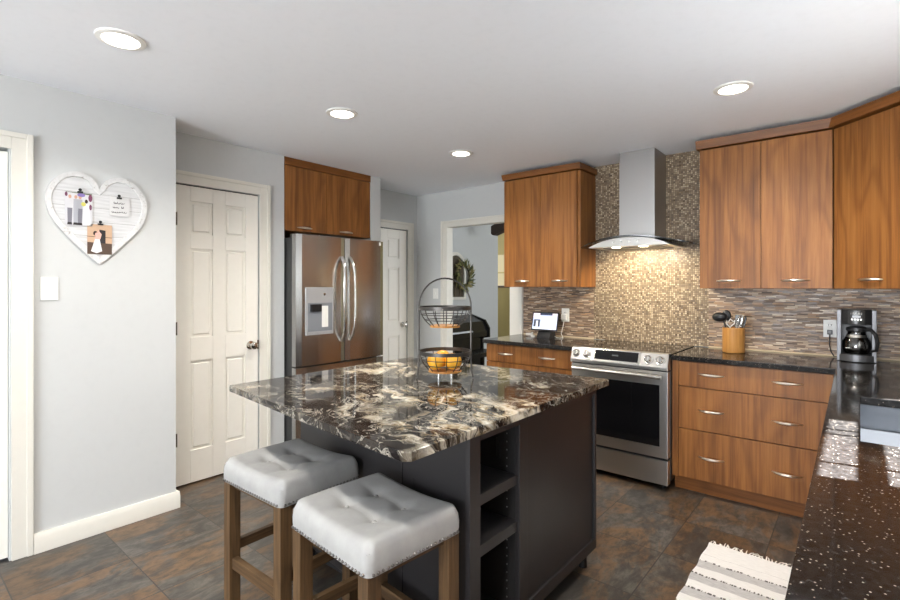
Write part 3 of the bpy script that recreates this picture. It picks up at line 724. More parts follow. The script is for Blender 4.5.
# ------------------------------------------------------------------ stools
def make_stool(label):
    t = thing('counter_stool', label, 'stool', (0, 0, 0), 'backless stools at the island'); Wd, Dp = .434, .380
    m = MB(); nx, ny = 44, 38
    def top(u, v):
        x, y = u*Wd/2, v*Dp/2
        ex = max(0, abs(u)-.84)/.16; ey = max(0, abs(v)-.82)/.18
        e = min(1, math.sqrt(ex*ex+ey*ey)); z = .650+.018*u*u*(1-.2*v*v)-.034*(1-math.sqrt(max(0, 1-e*e)))
        for tx in (-.075, .075):
            for ty in (-.06, .06):
                d2 = (x-tx)**2+(y-ty)**2; z -= .015*math.exp(-d2/.0008)
        # pleats joining the tufts to the rim
        for s1 in (-1, 1):
            z -= .004*math.exp(-((x-s1*.075)**2)/.00012)*max(0, 1-(abs(y)/.17)**4)
            z -= .004*math.exp(-((y-s1*.06)**2)/.00012)*max(0, 1-(abs(x)/.20)**4)
        return z
    G = [[m.bm.verts.new((0, 0, 0)) for _ in range(ny+1)] for _ in range(nx+1)]
    def lim(i, n):
        s_ = -1+2*i/n; return math.sin(s_*math.pi/2)*.35+s_*.65
    for i in range(nx+1):
        for j in range(ny+1):
            u, v = lim(i, nx), lim(j, ny)
            cu, cv = u, v
            r = .14
            if abs(u) > 1-r and abs(v) > 1-r:
                a, b = (abs(u)-(1-r))/r, (abs(v)-(1-r))/r; q = max(a, b); h = math.hypot(a, b)
                if h > 0: a, b = a*q/h, b*q/h
                cu = math.copysign(1-r+a*r, u); cv = math.copysign(1-r+b*r, v)
            G[i][j].co = (cu*Wd/2, cv*Dp/2, top(u, v))
    for i in range(nx):
        for j in range(ny): m.bm.faces.new((G[i][j], G[i+1][j], G[i+1][j+1], G[i][j+1]))
    per = [(i, 0) for i in range(nx)]+[(nx, j) for j in range(ny)]+[(i, ny) for i in range(nx, 0, -1)]+[(0, j) for j in range(ny, 0, -1)]
    prev = [G[i][j] for i, j in per]
    for z, k in ((.604, 1.012), (.585, 1.010), (.566, 1.0), (.563, .96)):
        cur = [m.bm.verts.new((G[i][j].co.x*k, G[i][j].co.y*k, z)) for i, j in per]
        for a in range(len(per)): m.bm.faces.new((prev[a], cur[a], cur[(a+1) % len(per)], prev[(a+1) % len(per)]))
        prev = cur
    m.bm.faces.new(prev[::-1]); bmesh.ops.recalc_face_normals(m.bm, faces=m.bm.faces[:])
    seat = m.build('seat_cushion', 'fabric', t, 60)
    nh = MB(); sp = .0175
    def row(ax, n, fixed):
        for i in range(n+1):
            k = (-1+2*i/n)
            x, y = (k*(Wd/2-.02), fixed) if ax == 'x' else (fixed, k*(Dp/2-.02))
            nh.ball((x, y, .574), .0052, (1, 1, 1), 8)
    row('x', 24, -Dp/2*1.006); row('x', 24, Dp/2*1.006); row('y', 20, -Wd/2*1.006); row('y', 20, Wd/2*1.006)
    nh.build('nailhead_trim', 'stud', seat)
    for tx in (-.075, .075):
        for ty in (-.06, .06): MB().ball((tx, ty, .637), .008, (1, 1, .5), 10).build('button', 'fabric', seat)
    lx, ly, q = Wd/2-.030, Dp/2-.030, .024
    for sx in (-1, 1):
        for sy in (-1, 1): B('leg', 'stoolwood', t, sx*lx-q, sx*lx+q, sy*ly-q, sy*ly+q, 0, .565, b=.003)
    for sx in (-1, 1): B('side_stretcher', 'stoolwood_h', t, sx*lx-.012, sx*lx+.012, -ly+q, ly-q, .270, .310, b=.002)
    for sy in (-1, 1): B('footrest', 'stoolwood_h', t, -lx+q, lx-q, sy*ly-.013, sy*ly+.013, .205, .250, b=.002)
    B('seat_apron', 'stoolwood_h', t, -lx, lx, -ly, ly, .535, .564)
    return t
st1 = make_stool('white tufted counter stool farther left, nearer the white pantry door')
st2 = copy_tree(st1); st2['label'] = 'white tufted counter stool in front, nearer the open shelves of the island'
st1.location = (-1.834, 1.156, 0); st1.rotation_euler = (0, 0, math.radians(1.0))
st2.location = (-1.238, 1.094, 0); st2.rotation_euler = (0, 0, math.radians(-4.5))

# ------------------------------------------------------------------ fruit basket and oranges
bc = Vector((-1.603, 1.881, 0)); vdir = Vector((.767, .641, 0))   # wire stand opens across the view
t = thing('fruit_basket', 'two-tier dark wire basket stand with an arched handle on the island', 'basket', (bc.x, bc.y, ZT))
R_ = .128
def P(a, r, z): return (bc.x+r*math.cos(a), bc.y+r*math.sin(a), z)
ang = math.atan2(vdir.y, vdir.x)
arch = [P(ang, R_+.014, ZT+.004), P(ang, R_+.006, ZT+.04), P(ang, R_+.003, ZT+.09)]+[P(ang, R_+.003, ZT+.09+.27*i/5) for i in range(1, 6)]
top_ = [(bc.x+vdir.x*(R_+.003)*math.cos(k), bc.y+vdir.y*(R_+.003)*math.cos(k), ZT+.36+.143*math.sin(k)) for k in [math.pi*i/20 for i in range(1, 20)]]
other = [P(ang+math.pi, R_+.003, ZT+.09+.27*i/5) for i in range(5, 0, -1)]+[P(ang+math.pi, R_+.003, ZT+.09), P(ang+math.pi, R_+.006, ZT+.04), P(ang+math.pi, R_+.014, ZT+.004)]
MB().tube(arch+top_+other, .0042, 8).build('arched_frame', 'wire', t)
def tier(zr, zb, rb):
    m = MB(); n = 40
    k = MB(); prof = [(R_, zr-.009), (R_+.004, zr-.009), (R_+.004, zr+.009), (R_, zr+.009), (R_, zr-.009)]
    k.lathe((bc.x, bc.y, 0), prof, 40, cap=False)
    rim = k.build('rim_band', 'wire', t)
    for f in (.36, .66):
        r = R_-(R_-rb)*f**2.0; z = zr+(zb-zr)*f
        m.tube([P(2*math.pi*i/36, r, z) for i in range(36)], .0022, 6, True)
    for i in range(14):
        a = 2*math.pi*i/14+.1; pts = [P(a, R_-(R_-rb)*(f**2.0), zr+(zb-zr)*f) for f in (0, .25, .5, .75, 1)]
        m.tube(pts, .0022, 6)
    m.build('wire_bowl', 'wire', t)
    MB().lathe((bc.x, bc.y, 0), [(.01, zb-.006), (rb+.004, zb-.006), (rb+.004, zb+.004), (.01, zb+.004)], 32).build('wood_base', 'bamboo', t)
tier(1.268, 1.178, .072); tier(1.046, .955, .080)
for i in range(4):
    a = ang+math.pi/4+i*math.pi/2
    MB().cyl(P(a, .045, ZT), P(a, .045, .950), .004, n=8).build('foot', 'chrome', t)
for (dx, dz, lab) in (((-.046, -.035), 0, 'orange on the left in the lower wire tier'), ((.040, -.028), 0, 'orange on the right in the lower wire tier'), ((-.012, .048), .004, 'orange at the back of the lower wire tier, mostly hidden')):
    fw = Vector((-.641, .767, 0)); q = bc+vdir*dx[0]+fw*dx[1]; zc = .960+.0435+dz
    o = MB().ball((q.x, q.y, zc), .0435, (1, 1, .96), 24)
    tt = thing('orange', lab, 'orange', (q.x, q.y, zc-.042), 'oranges in the wire basket')
    o.build('fruit', 'orange', tt)
    MB().lathe((q.x+.006, q.y, zc+.0400), [(.004, 0), (.0045, .002), (.002, .003)], 10).build('stem_end', 'leafd', tt)

# ------------------------------------------------------------------ coffee maker
cx_, cy_ = -.012, 3.965
t = thing('coffee_maker', 'black and steel drip coffee maker with glass carafe on the corner countertop', 'coffee maker', (cx_, cy_, ZT))
def rounded(x0, x1, y0, y1, bulge):
    return [(x1, y1), (x0, y1), (x0, y0)]+[(x0+(x1-x0)*i/12, y0-bulge*math.sin(math.pi*i/12)) for i in range(1, 12)]+[(x1, y0)]
hwc = .094
MB().prism(rounded(cx_-hwc+.012, cx_+hwc-.012, cy_-.075, cy_+.10, .035), 'z', ZT+.004, ZT+.045, b=.003).build('base', 'darksteel', t)
MB().lathe((cx_, cy_-.035, ZT+.045), [(.068, 0), (.068, .004), (.02, .004)], 28).build('warming_plate', 'black', t)
B('column', 'black', t, cx_-hwc+.012, cx_+hwc-.012, cy_+.035, cy_+.10, ZT+.045, ZT+.31, b=.003)
for s_ in (-1, 1): B('side_pillar', 'darksteel', t, cx_+s_*hwc-(.022 if s_ > 0 else 0), cx_+s_*hwc+(0 if s_ > 0 else .022), cy_-.075, cy_+.10, ZT+.002, ZT+.318, b=.004)
MB().prism(rounded(cx_-hwc+.022, cx_+hwc-.022, cy_-.075, cy_+.10, .030), 'z', ZT+.228, ZT+.322, b=.004).build('brew_head', 'black', t)
hd = MB().prism(rounded(cx_-.040, cx_+.040, cy_-.098, cy_-.03, .012), 'z', ZT+.232, ZT+.316, b=.003).build('control_face', 'mdark', t)
lt = MB(); yy = cy_-.112
for i in range(8):   # small white maker's lettering, too small to read in the photo
    x = cx_-.026+i*.0068; lt.box(x, x+.0015, yy, yy+.004, ZT+.292, ZT+.303)
    if i % 2: lt.box(x, x+.005, yy, yy+.004, ZT+.2995, ZT+.303)
    if i % 3: lt.box(x, x+.005, yy, yy+.004, ZT+.292, ZT+.2945)
lt.build('lettering', 'whiteplastic', hd)
for i in range(4): MB().lathe((cx_-.021+i*.014, cy_-.108, ZT+.262), [(.0045, .004), (.0045, -.005)], 10, 'y').build('button', 'steel', hd)
B('clock_window', 'blackgloss', hd, cx_-.02, cx_+.02, cy_-.1115, cy_-.105, ZT+.272, ZT+.286)
cf = MB().lathe((cx_, cy_-.035, ZT+.0495), [(.055, 0), (.066, .012), (.071, .040), (.066, .075), (.050, .105), (.043, .125), (.044, .135), (.041, .135), (.040, .125), (.047, .104), (.063, .075), (.068, .040), (.063, .013), (.052, .003)], 32)
ca = cf.build('carafe', 'carafe', t)
MB().lathe((cx_, cy_-.035, ZT+.0495), [(.045, .136), (.052, .140), (.050, .160), (.02, .168)], 28).build('carafe_lid', 'black', ca)
MB().lathe((cx_, cy_-.035, ZT+.0495), [(.0515, .100), (.0525, .100), (.0470, .116), (.0460, .116), (.0515, .100)], 28, cap=False).build('carafe_collar', 'steel', ca)
hh = MB(); ha = math.radians(-38); hdv = Vector((math.cos(ha), math.sin(ha), 0)); cc = Vector((cx_, cy_-.035, ZT+.0495))
hh.tube([cc+hdv*.048+Vector((0, 0, .150)), cc+hdv*.085+Vector((0, 0, .150)), cc+hdv*.112+Vector((0, 0, .125)), cc+hdv*.122+Vector((0, 0, .075)), cc+hdv*.116+Vector((0, 0, .03)), cc+hdv*.085+Vector((0, 0, .022))], [.010, .011, .011, .011, .010, .008], 10)
hh.build('carafe_handle', 'black', ca)
B('coffee_level_mark', 'whiteplastic', ca, cx_-.052, cx_-.02, cy_-.0985, cy_-.0975, ZT+.085, ZT+.088)

# ------------------------------------------------------------------ crock and utensils
kc = Vector((-.674, 3.905, ZT))
t = thing('utensil_crock', 'round bamboo utensil crock on the counter right of the range', 'crock', kc)
MB().lathe(kc, [(.060, 0), (.067, .003), (.069, .010), (.069, .172), (.066, .176), (.062, .174), (.061, .012), (.02, .010)], 40).build('crock_wall', 'bamboo', t)
def upt(dx, dy, z): return Vector((kc.x+dx, kc.y+dy, ZT+z))
def ut(name, label, p0): return thing(name, label, 'utensil', p0, 'utensils in the bamboo crock')
# black ladle, leaning left
t = ut('ladle', 'black ladle leaning left in the bamboo crock', upt(.03, 0, .015))
MB().tube([upt(-.03, -.025, .015), upt(-.04, -.022, .16), upt(-.058, -.024, .222)], [.005, .006, .006], 8).build('handle', 'black', t)
MB().ball(upt(-.082, -.026, .247), .046, (1.05, .75, .72), 18).build('bowl', 'black', t)
t = ut('serving_spoon', 'black spoon with a rounded head at the back of the bamboo crock', upt(-.02, .03, .015))
MB().tube([upt(-.02, .03, .015), upt(-.045, .04, .20)], .005, 8).build('handle', 'black', t)
MB().ball(upt(-.052, .042, .255), .030, (1, .4, 1.3), 16).build('head', 'black', t)
t = ut('potato_masher', 'pale potato masher with a bent wire head in the bamboo crock', upt(.01, -.02, .015))
MB().tube([upt(.002, .002, .015), upt(-.022, -.004, .178)], .005, 8).build('handle', 'whiteplastic', t)
MB().tube([upt(-.022, -.004, .178), upt(-.040, -.004, .196), upt(-.042, -.004, .225), upt(-.030, -.004, .212), upt(-.020, -.004, .235), upt(.000, -.004, .216), upt(.008, -.004, .228), upt(.006, -.004, .205), upt(-.018, -.004, .182)], .0035, 8).build('mashing_wire', 'whiteplastic', t)
t = ut('whisk', 'steel wire whisk leaning right in the bamboo crock', upt(-.02, .0, .015))
MB().tube([upt(.01, -.028, .015), upt(.024, -.022, .16)], .005, 8).build('handle', 'chrome', t)
for i in range(5):
    a = math.pi*i/5; ax = Vector((math.cos(a), math.sin(a), 0)); d_ = Vector((.25, -.05, .96)).normalized(); o_ = upt(.024, -.022, .16)
    MB().tube([o_+d_*(.105*(1-math.cos(k))/2)+ax*(.027*math.sin(k)*(.55+.45*(1-math.cos(k))/2)) for k in [2*math.pi*j/20 for j in range(20)]], .0014, 5, True).build('wire_loop', 'chrome', t)
t = ut('tongs', 'steel and black tongs standing at the right in the bamboo crock', upt(.0, .0, .015))
for s_ in (-1, 1): MB().tube([upt(.028, .030, .015), upt(.042+.008*s_, .032, .16), upt(.056+.012*s_, .034, .236), upt(.060+.006*s_, .034, .256)], [.004, .006, .008, .004], 8, flat=.5).build('arm', 'black' if s_ > 0 else 'chrome', t)
t = ut('spatula', 'grey slotted spatula at the back right of the bamboo crock', upt(.0, .035, .015))
MB().tube([upt(0, .035, .015), upt(.022, .045, .18)], .0045, 8).build('handle', 'mdark', t)
MB().box(kc.x+.002, kc.x+.046, kc.y+.043, kc.y+.047, ZT+.18, ZT+.262, b=.0015).build('blade', 'mdark', t)

# ------------------------------------------------------------------ outlets, switches, cords
def plate(name, label, cat, c, n, wd, hg, kind):
    t = thing(name, label, cat, c); x, y, z = c
    def bb(nm, mat, a, b, z0, z1, d0, d1, par):
        if n == '-y': return B(nm, mat, par, x+a, x+b, y-d1, y-d0, z+z0, z+z1, b=.001)
        return B(nm, mat, par, x+d0, x+d1, y+a, y+b, z+z0, z+z1, b=.001)
    bb('cover_plate', 'whiteplastic', -wd/2, wd/2, -hg/2, hg/2, 0, .006, t)
    if kind == 'switch': bb('toggle', 'whiteplastic', -.005, .005, -.012, .012, .005, .016, t)
    else:
        for zz in (-.022, .022):
            r = bb('receptacle', 'whiteplastic', -.017, .017, zz-.014, zz+.014, .005, .008, t)
            for s_ in (-.007, .007): bb('slot', 'darkgap', s_-.0015, s_+.0015, zz-.004, zz+.006, .0075, .0085, r)
    return t
plate('light_switch', 'white switch plate on the wall below the heart frame', 'switch', (LX+.0005, .628, 1.366), '+x', .074, .122, 'switch')
plate('light_switch', 'white switch plate on the wall left of the open doorway', 'switch', (-3.655, WY-.0005, 1.30), '-y', .074, .115, 'switch')
plate('wall_outlet', 'white wall outlet left of the coffee maker', 'outlet', (-.148, WY-.009, 1.098), '-y', .070, .114, 'outlet')
plate('wall_outlet', 'white wall outlet right of the small tablet', 'outlet', (-2.061, WY-.009, 1.118), '-y', .074, .122, 'outlet')
t = thing('power_cord', 'black plug and cord running down from the outlet to the coffee maker', 'cord', (-.148, WY-.02, ZT))
B('plug', 'black', t, -.162, -.134, WY-.045, WY-.018, 1.060, 1.090, b=.004)
MB().tube([(-.148, WY-.035, 1.06), (-.15, WY-.04, 1.0), (-.142, WY-.05, .95), (-.125, WY-.06, ZT+.006), (-.105, WY-.055, ZT+.006)], .0032, 8).build('cable', 'black', t)
t = thing('power_cord', 'white plug and charging cord hanging from the outlet to the tablet', 'cord', (-2.06, WY-.02, ZT))
B('plug', 'whiteplastic', t, -2.088, -2.036, WY-.050, WY-.0175, 1.075, 1.125, b=.004)
MB().tube([(-2.062, WY-.035, 1.075), (-2.068, WY-.045, 1.02), (-2.085, WY-.05, .95), (-2.06, WY-.07, ZT+.006), (-2.035, WY-.11, ZT+.005), (-2.04, WY-.16, ZT+.005), (-2.075, WY-.15, ZT+.005), (-2.112, WY-.12, ZT+.012)], .003, 8).build('cable', 'whiteplastic', t)
# tablet
t = thing('tablet', 'small black smart display lit up on a dark stand on the left countertop', 'tablet', (-2.18, 3.95, ZT))
tl = math.radians(14)
def tp(x, h, o): return Vector((x, 3.93+h*math.sin(tl)-o*math.cos(tl), ZT+.066+h*math.cos(tl)+o*math.sin(tl)*1.0))
def slab(x0, x1, h0, h1, o0, o1):
    m = MB(); vs = [m.bm.verts.new(tp(x, h, o)) for o in (o0, o1) for x, h in ((x0, h0), (x1, h0), (x1, h1), (x0, h1))]
    for f in ((0, 1, 2, 3), (4, 5, 6, 7), (0, 1, 5, 4), (1, 2, 6, 5), (2, 3, 7, 6), (3, 0, 4, 7)): m.bm.faces.new([vs[i] for i in f])
    bmesh.ops.recalc_face_normals(m.bm, faces=m.bm.faces[:]); return m
slab(-2.312, -2.050, 0, .168, -.012, 0).build('housing', 'black', t)
sc_ = slab(-2.302, -2.060, .012, .158, .0, .0012).build('screen', emit('screen_glow', srgb(188, 200, 226), .5), t)
slab(-2.300, -2.235, .118, .158, .0012, .0018).build('screen_tile', emit('screen_pink', srgb(226, 205, 214), .7), sc_)
slab(-2.110, -2.062, .130, .158, .0012, .0018).build('screen_tile', emit('screen_rose', srgb(205, 190, 196), .6), sc_)
slab(-2.235, -2.110, .140, .158, .0012, .0018).build('screen_bar', emit('screen_navy', srgb(50, 60, 84), .5), sc_)
pic = slab(-2.292, -2.228, .034, .100, .0012, .0018).build('screen_photo', emit('screen_dark', srgb(60, 66, 80), .5), sc_)
slab(-2.268, -2.248, .034, .088, .0018, .0022).build('photo_figure', emit('screen_white', srgb(225, 228, 235), .6), pic)
slab(-2.292, -2.10, .016, .026, .0012, .0018).build('screen_bar', emit('screen_pale', srgb(226, 228, 232), .7), sc_)
MB().prism([(3.91, ZT), (3.92, ZT+.022), (3.955, ZT+.07), (4.02, ZT+.06), (4.04, ZT)], 'x', -2.245, -2.115, b=.004).build('stand', 'black', t)
t = thing('cable_bundle', 'small white coiled cable lying left of the tablet', 'cable', (-2.36, 3.98, ZT))
MB().tube([(-2.36+.035*math.cos(a*.55), 3.985+.022*math.sin(a*.55), ZT+.005+.0012*a) for a in range(26)], .004, 8).build('coil', 'whiteplastic', t)
B('connector', 'whiteplastic', t, -2.335, -2.30, 3.965, 3.985, ZT, ZT+.012, b=.002)

# ------------------------------------------------------------------ rug
t = thing('woven_rug', 'white and grey striped cotton rug with a fringe beside the peninsula', 'rug', (-.32, 2.03, 0))
rg = MB(); nx, ny = 24, 60; rx0, rx1, ry0, ry1 = -.615, -.035, 1.15, 2.905
g = [[rg.bm.verts.new((rx0+(rx1-rx0)*i/nx+.003*math.sin(j*.9), ry0+(ry1-ry0)*j/ny-.018*(i/nx), .0085+.0012*math.sin(i*1.1+j*.7))) for j in range(ny+1)] for i in range(nx+1)]
for i in range(nx):
    for j in range(ny): rg.bm.faces.new((g[i][j], g[i+1][j], g[i+1][j+1], g[i][j+1]))
ex = bmesh.ops.extrude_face_region(rg.bm, geom=rg.bm.faces[:])
for v in [x for x in ex['geom'] if isinstance(x, bmesh.types.BMVert)]: v.co.z = .001
bmesh.ops.recalc_face_normals(rg.bm, faces=rg.bm.faces[:])
rg.build('woven_field', 'rug', t)
fg = MB(); rr = random.Random(3)
for i in range(46):
    x = rx0+.006+(rx1-rx0-.012)*i/45; y = ry1-.018*(i/45); ln = rr.uniform(.02, .05); dx = rr.uniform(-.022, .022)
    fg.tube([(x, y-.004, .006), (x+dx*.4, y+ln*.5, .007), (x+dx, y+ln, .003)], [.0032, .0026, .0018], 6)
f_ = fg.build('fringe', plain('fringe_cotton', srgb(242, 238, 229), .9), t)

# ------------------------------------------------------------------ heart frame with photos
hx = LX+.001; hc = Vector((.847, 1.752))
HALF = [(0, .166), (.012, .196), (.046, .232), (.105, .249), (.165, .228), (.210, .180), (.236, .118), (.236, .060), (.217, -.002), (.180, -.062), (.112, -.140), (.050, -.206), (0, -.252)]
def heart(inset, per=6):
    L_ = []
    for i in range(len(HALF)-1):
        P0, P1, P2, P3 = [Vector(HALF[min(max(j, 0), len(HALF)-1)]) for j in (i-1, i, i+1, i+2)]
        for q in range(per):
            u = q/per; L_.append(.5*((2*P1)+(P2-P0)*u+(2*P0-5*P1+4*P2-P3)*u*u+(3*P1-P0-3*P2+P3)*u**3))
    L_.append(Vector(HALF[-1])); out = []
    for i, p in enumerate(L_):
        if i == 0: n_ = Vector((0, 1)); k = 1.15
        elif i == len(L_)-1: n_ = Vector((0, -1)); k = 1.45
        else:
            t_ = (L_[i+1]-L_[i-1]).normalized(); n_ = Vector((-t_.y, t_.x)); k = 1
        q = p-n_*inset*k; out.append((max(q.x, 0), q.y))
    return out+[(-a, b) for a, b in out[-2:0:-1]]
hr = math.radians(0.0)
def hp_(p): return (hc.x+p[0], hc.y+p[1])
t = thing('heart_picture_frame', 'white heart-shaped plank photo board hanging on the left wall', 'picture frame', (hx, hc.x, 1.50))
MB().prism([hp_(p) for p in heart(.012)], 'x', hx, hx+.010).build('plank_board', 'plank', t)
fm = MB(); O, I = [hp_(p) for p in heart(0)], [hp_(p) for p in heart(.030)]
n = len(O); R4 = []
for xo, L_ in ((hx, O), (hx+.0145, [((a[0]*.97+b[0]*.03), (a[1]*.97+b[1]*.03)) for a, b in zip(O, I)]), (hx+.0145, [((a[0]*.15+b[0]*.85), (a[1]*.15+b[1]*.85)) for a, b in zip(O, I)]), (hx+.006, I)):
    R4.append([fm.bm.verts.new((xo, a, b)) for a, b in L_])
for a, b in zip(R4, R4[1:]+R4[:1]):
    for i in range(n): fm.bm.faces.new((a[i], a[(i+1) % n], b[(i+1) % n], b[i]))
bmesh.ops.recalc_face_normals(fm.bm, faces=fm.bm.faces[:])
fm.build('heart_rim', 'frame', t, 50)
px = hx+.0155
for y, z in ((.757, 1.893), (.940, 1.885), (.850, 1.727)):
    MB().box(hx+.0095, px+.010, y-.012, y+.012, z-.008, z+.001, b=.001).lathe((px, y, z+.010), [(.006, .001), (.008, .004), (.006, .009)], 14, 'x').build('clip', 'black', t)
def photo(label, y0, y1, z0, z1, mat):
    o = thing('photo_print', label, 'photograph', (px, (y0+y1)/2, z0), 'prints clipped to the heart board')
    B('paper', mat, o, px+.0004, px+.0014, y0, y1, z0, z1); return o
def patch(par, nm, mat, pts, d=.0002): return MB().prism(pts, 'x', px+.0014, px+.0014+d).build(nm, mat, par)
cm = {k: plain('print_'+k, c, .5) for k, c in dict(pale=srgb(206, 206, 210), grey=srgb(120, 120, 130), grey2=srgb(170, 172, 180), skin=srgb(206, 160, 135), hair=srgb(52, 36, 28), plum=srgb(110, 52, 84), purple=srgb(126, 110, 176),
    lime=srgb(196, 190, 90), white=srgb(220, 220, 222), tan=srgb(198, 166, 138), brown=srgb(84, 66, 54), dk=srgb(38, 34, 36), pink=srgb(222, 172, 160), green=srgb(96, 104, 78)).items()}
# the outlines of people on the prints are flat shapes, as prints are
ph = photo('upright print of people in grey suits and a white dress on the heart board', .690, .812, 1.708, 1.886, cm['pale'])
def el(cy, cz, a, b, n=14): return [(cy+a*math.cos(2*math.pi*i/n), cz+b*math.sin(2*math.pi*i/n)) for i in range(n)]
for k, y in enumerate((.712, .738, .757)):
    patch(ph, 'grey_trousers', cm['grey'] if k % 2 == 0 else cm['grey2'], [(y-.010, 1.722), (y+.008, 1.722), (y+.011, 1.80), (y-.011, 1.80)])
    patch(ph, 'pale_shirt', cm['grey2'] if k else cm['pale'], [(y-.011, 1.80), (y+.011, 1.80), (y+.010, 1.85), (y-.010, 1.85)], .0003)
    patch(ph, 'face_spot', cm['skin'], el(y, 1.861, .007, .010)); patch(ph, 'dark_shoes', cm['dk'], [(y-.012, 1.710), (y+.010, 1.710), (y+.008, 1.723), (y-.010, 1.723)], .0003)
patch(ph, 'white_dress', cm['white'], [(.768, 1.712), (.806, 1.712), (.795, 1.83), (.775, 1.83)])
patch(ph, 'dark_hair', cm['hair'], el(.785, 1.842, .007, .011), .0004)
patch(ph, 'green_bouquet', cm['lime'], el(.772, 1.826, .011, .012), .0004); patch(ph, 'purple_flowers', cm['purple'], el(.762, 1.874, .018, .010), .0005)
patch(ph, 'plum_flowers', cm['plum'], el(.696, 1.872, .006, .012), .0004); patch(ph, 'plum_flowers', cm['plum'], el(.803, 1.862, .009, .020), .0004); patch(ph, 'plum_flowers', cm['plum'], el(.804, 1.812, .006, .016), .0004)
patch(ph, 'dark_garland', cm['green'], [(.693, 1.884), (.81, 1.878), (.81, 1.886), (.693, 1.886)], .0003)
ph = photo('brown print of one figure in white, lowest on the heart board', .789, .905, 1.556, 1.722, cm['tan'])
patch(ph, 'ground', cm['brown'], [(.789, 1.556), (.905, 1.556), (.905, 1.618), (.789, 1.622)]); patch(ph, 'line', cm['brown'], [(.789, 1.652), (.905, 1.650), (.905, 1.653), (.789, 1.655)])
patch(ph, 'doorway', cm['dk'], [(.845, 1.618), (.874, 1.618), (.874, 1.690), (.845, 1.694)], .0003)
patch(ph, 'white_dress', cm['white'], [(.806, 1.572), (.833, 1.562), (.858, 1.574), (.846, 1.642), (.825, 1.642)], .0004)
patch(ph, 'arms', cm['pink'], [(.822, 1.640), (.849, 1.640), (.856, 1.668), (.840, 1.690), (.836, 1.682), (.845, 1.664), (.824, 1.652)], .0005)
patch(ph, 'face_spot', cm['pink'], el(.833, 1.666, .009, .011), .0006); patch(ph, 'dark_hair', cm['hair'], el(.826, 1.672, .010, .013), .0005)
ph = photo('white card with grey handwriting clipped at the upper right of the heart board', .893, .992, 1.78, 1.888, plain('card_white', srgb(212, 212, 212), .6))
lt = MB(); r3 = random.Random(5)
for (a, b, z, amp, fq) in ((.913, .964, 1.853, .0075, 6), (.909, .938, 1.827, .0045, 4), (.950, .964, 1.829, .007, 1.6), (.903, .974, 1.801, .0065, 8)):
    n = 44; lt.tube([(px+.0018, a+(b-a)*i/n+.0022*math.cos(2*math.pi*fq*i/n), z+amp*math.sin(2*math.pi*fq*i/n+.6)*(.55+.45*math.sin(i*1.3+fq))) for i in range(n+1)], .0013, 5)
lt.build('handwriting', plain('ink_grey', srgb(96, 96, 98), .6), ph)

# ------------------------------------------------------------------ recessed ceiling lights
def can(label, x, y, grp='recessed ceiling lights'):
    t = thing('recessed_light', label, 'ceiling light', (x, y, CZ-.012), grp)
    MB().lathe((x, y, CZ), [(.066, -.002), (.070, -.010), (.092, -.006), (.094, 0)], 36, cap=False).build('trim_ring', 'whiteplastic', t)
    MB().lathe((x, y, CZ), [(.001, -.0045), (.069, -.0045), (.069, -.001), (.001, -.001)], 32).build('lens', 'lamp', t)
    ld = bpy.data.lights.new('recessed_lamp', 'SPOT'); ld.energy = 64; ld.color = (1, .94, .86); ld.spot_size = math.radians(150); ld.spot_blend = 1; ld.shadow_soft_size = .07
    lo = bpy.data.objects.new('recessed_lamp', ld); COL.objects.link(lo); lo.location = (x, y, CZ-.02)
kc_ = (CZ-1.374)/(2.46-1.374)
for (x, y), lab in zip(((-2.481, .724), (-2.477, 1.916), (-2.476, 3.106), (-.528, 3.043)),
    ('round recessed ceiling light nearest the heart frame wall', 'round recessed ceiling light in front of the pantry door and refrigerator', 'small round recessed ceiling light toward the open doorway', 'round recessed ceiling light in front of the right wall cabinets')):
    can(lab, x*kc_, y*kc_)
for y in (.45, -.75):   # the row goes on above the peninsula, outside the frame
    can('recessed ceiling light above the peninsula, outside the picture', -.52, y)

# ------------------------------------------------------------------ next room: piano, bench, arch, wreath, cupboard
t = thing('upright_piano', 'black digital piano against the grey wall beyond the doorway', 'piano', (NX+.2, 5.3, 0))
py0, py1 = 4.70, 6.05
MB().prism([(NX+.01, .10), (NX+.22, .10), (NX+.22, .62), (NX+.34, .64), (NX+.34, .72), (NX+.26, .86), (NX+.03, .945), (NX+.01, .945)], 'y', py0+.03, py1-.03, b=.003).build('case', 'piano', t)
for y in (py0, py1-.035): MB().prism([(NX+.005, 0), (NX+.34, 0), (NX+.34, .05), (NX+.24, .08), (NX+.24, .60), (NX+.36, .62), (NX+.36, .76), (NX+.28, .88), (NX+.03, .955), (NX+.005, .955)], 'y', y, y+.035, b=.003).build('end_panel', 'piano', t)
kb = MB().prism([(NX+.24, .728), (NX+.352, .722), (NX+.352, .738), (NX+.24, .760)], 'y', py0+.06, py1-.42).build('keyboard', 'keys', t)
bk = MB(); y = py0+.08; i = 0
while y < py1-.45:
    if i % 7 not in (2, 6): bk.box(NX+.24, NX+.305, y, y+.011, .735, .768)
    y += .0235; i += 1
bk.build('black_keys', 'piano', kb)
t = thing('piano_bench', 'dark bench in front of the piano beyond the doorway', 'bench', (NX+.62, 5.3, 0))
B('seat', 'piano', t, NX+.50, NX+.80, 4.95, 5.65, .44, .50, b=.008)
for x in (NX+.53, NX+.77):
    for y in (4.98, 5.62): B('leg', 'piano', t, x-.02, x+.02, y-.02, y+.02, 0, .44)
t = thing('arched_wall_frame', 'white pointed-arch wall frame beyond the doorway, behind the wreath', 'wall decor', (NX, 5.66, 1.2))
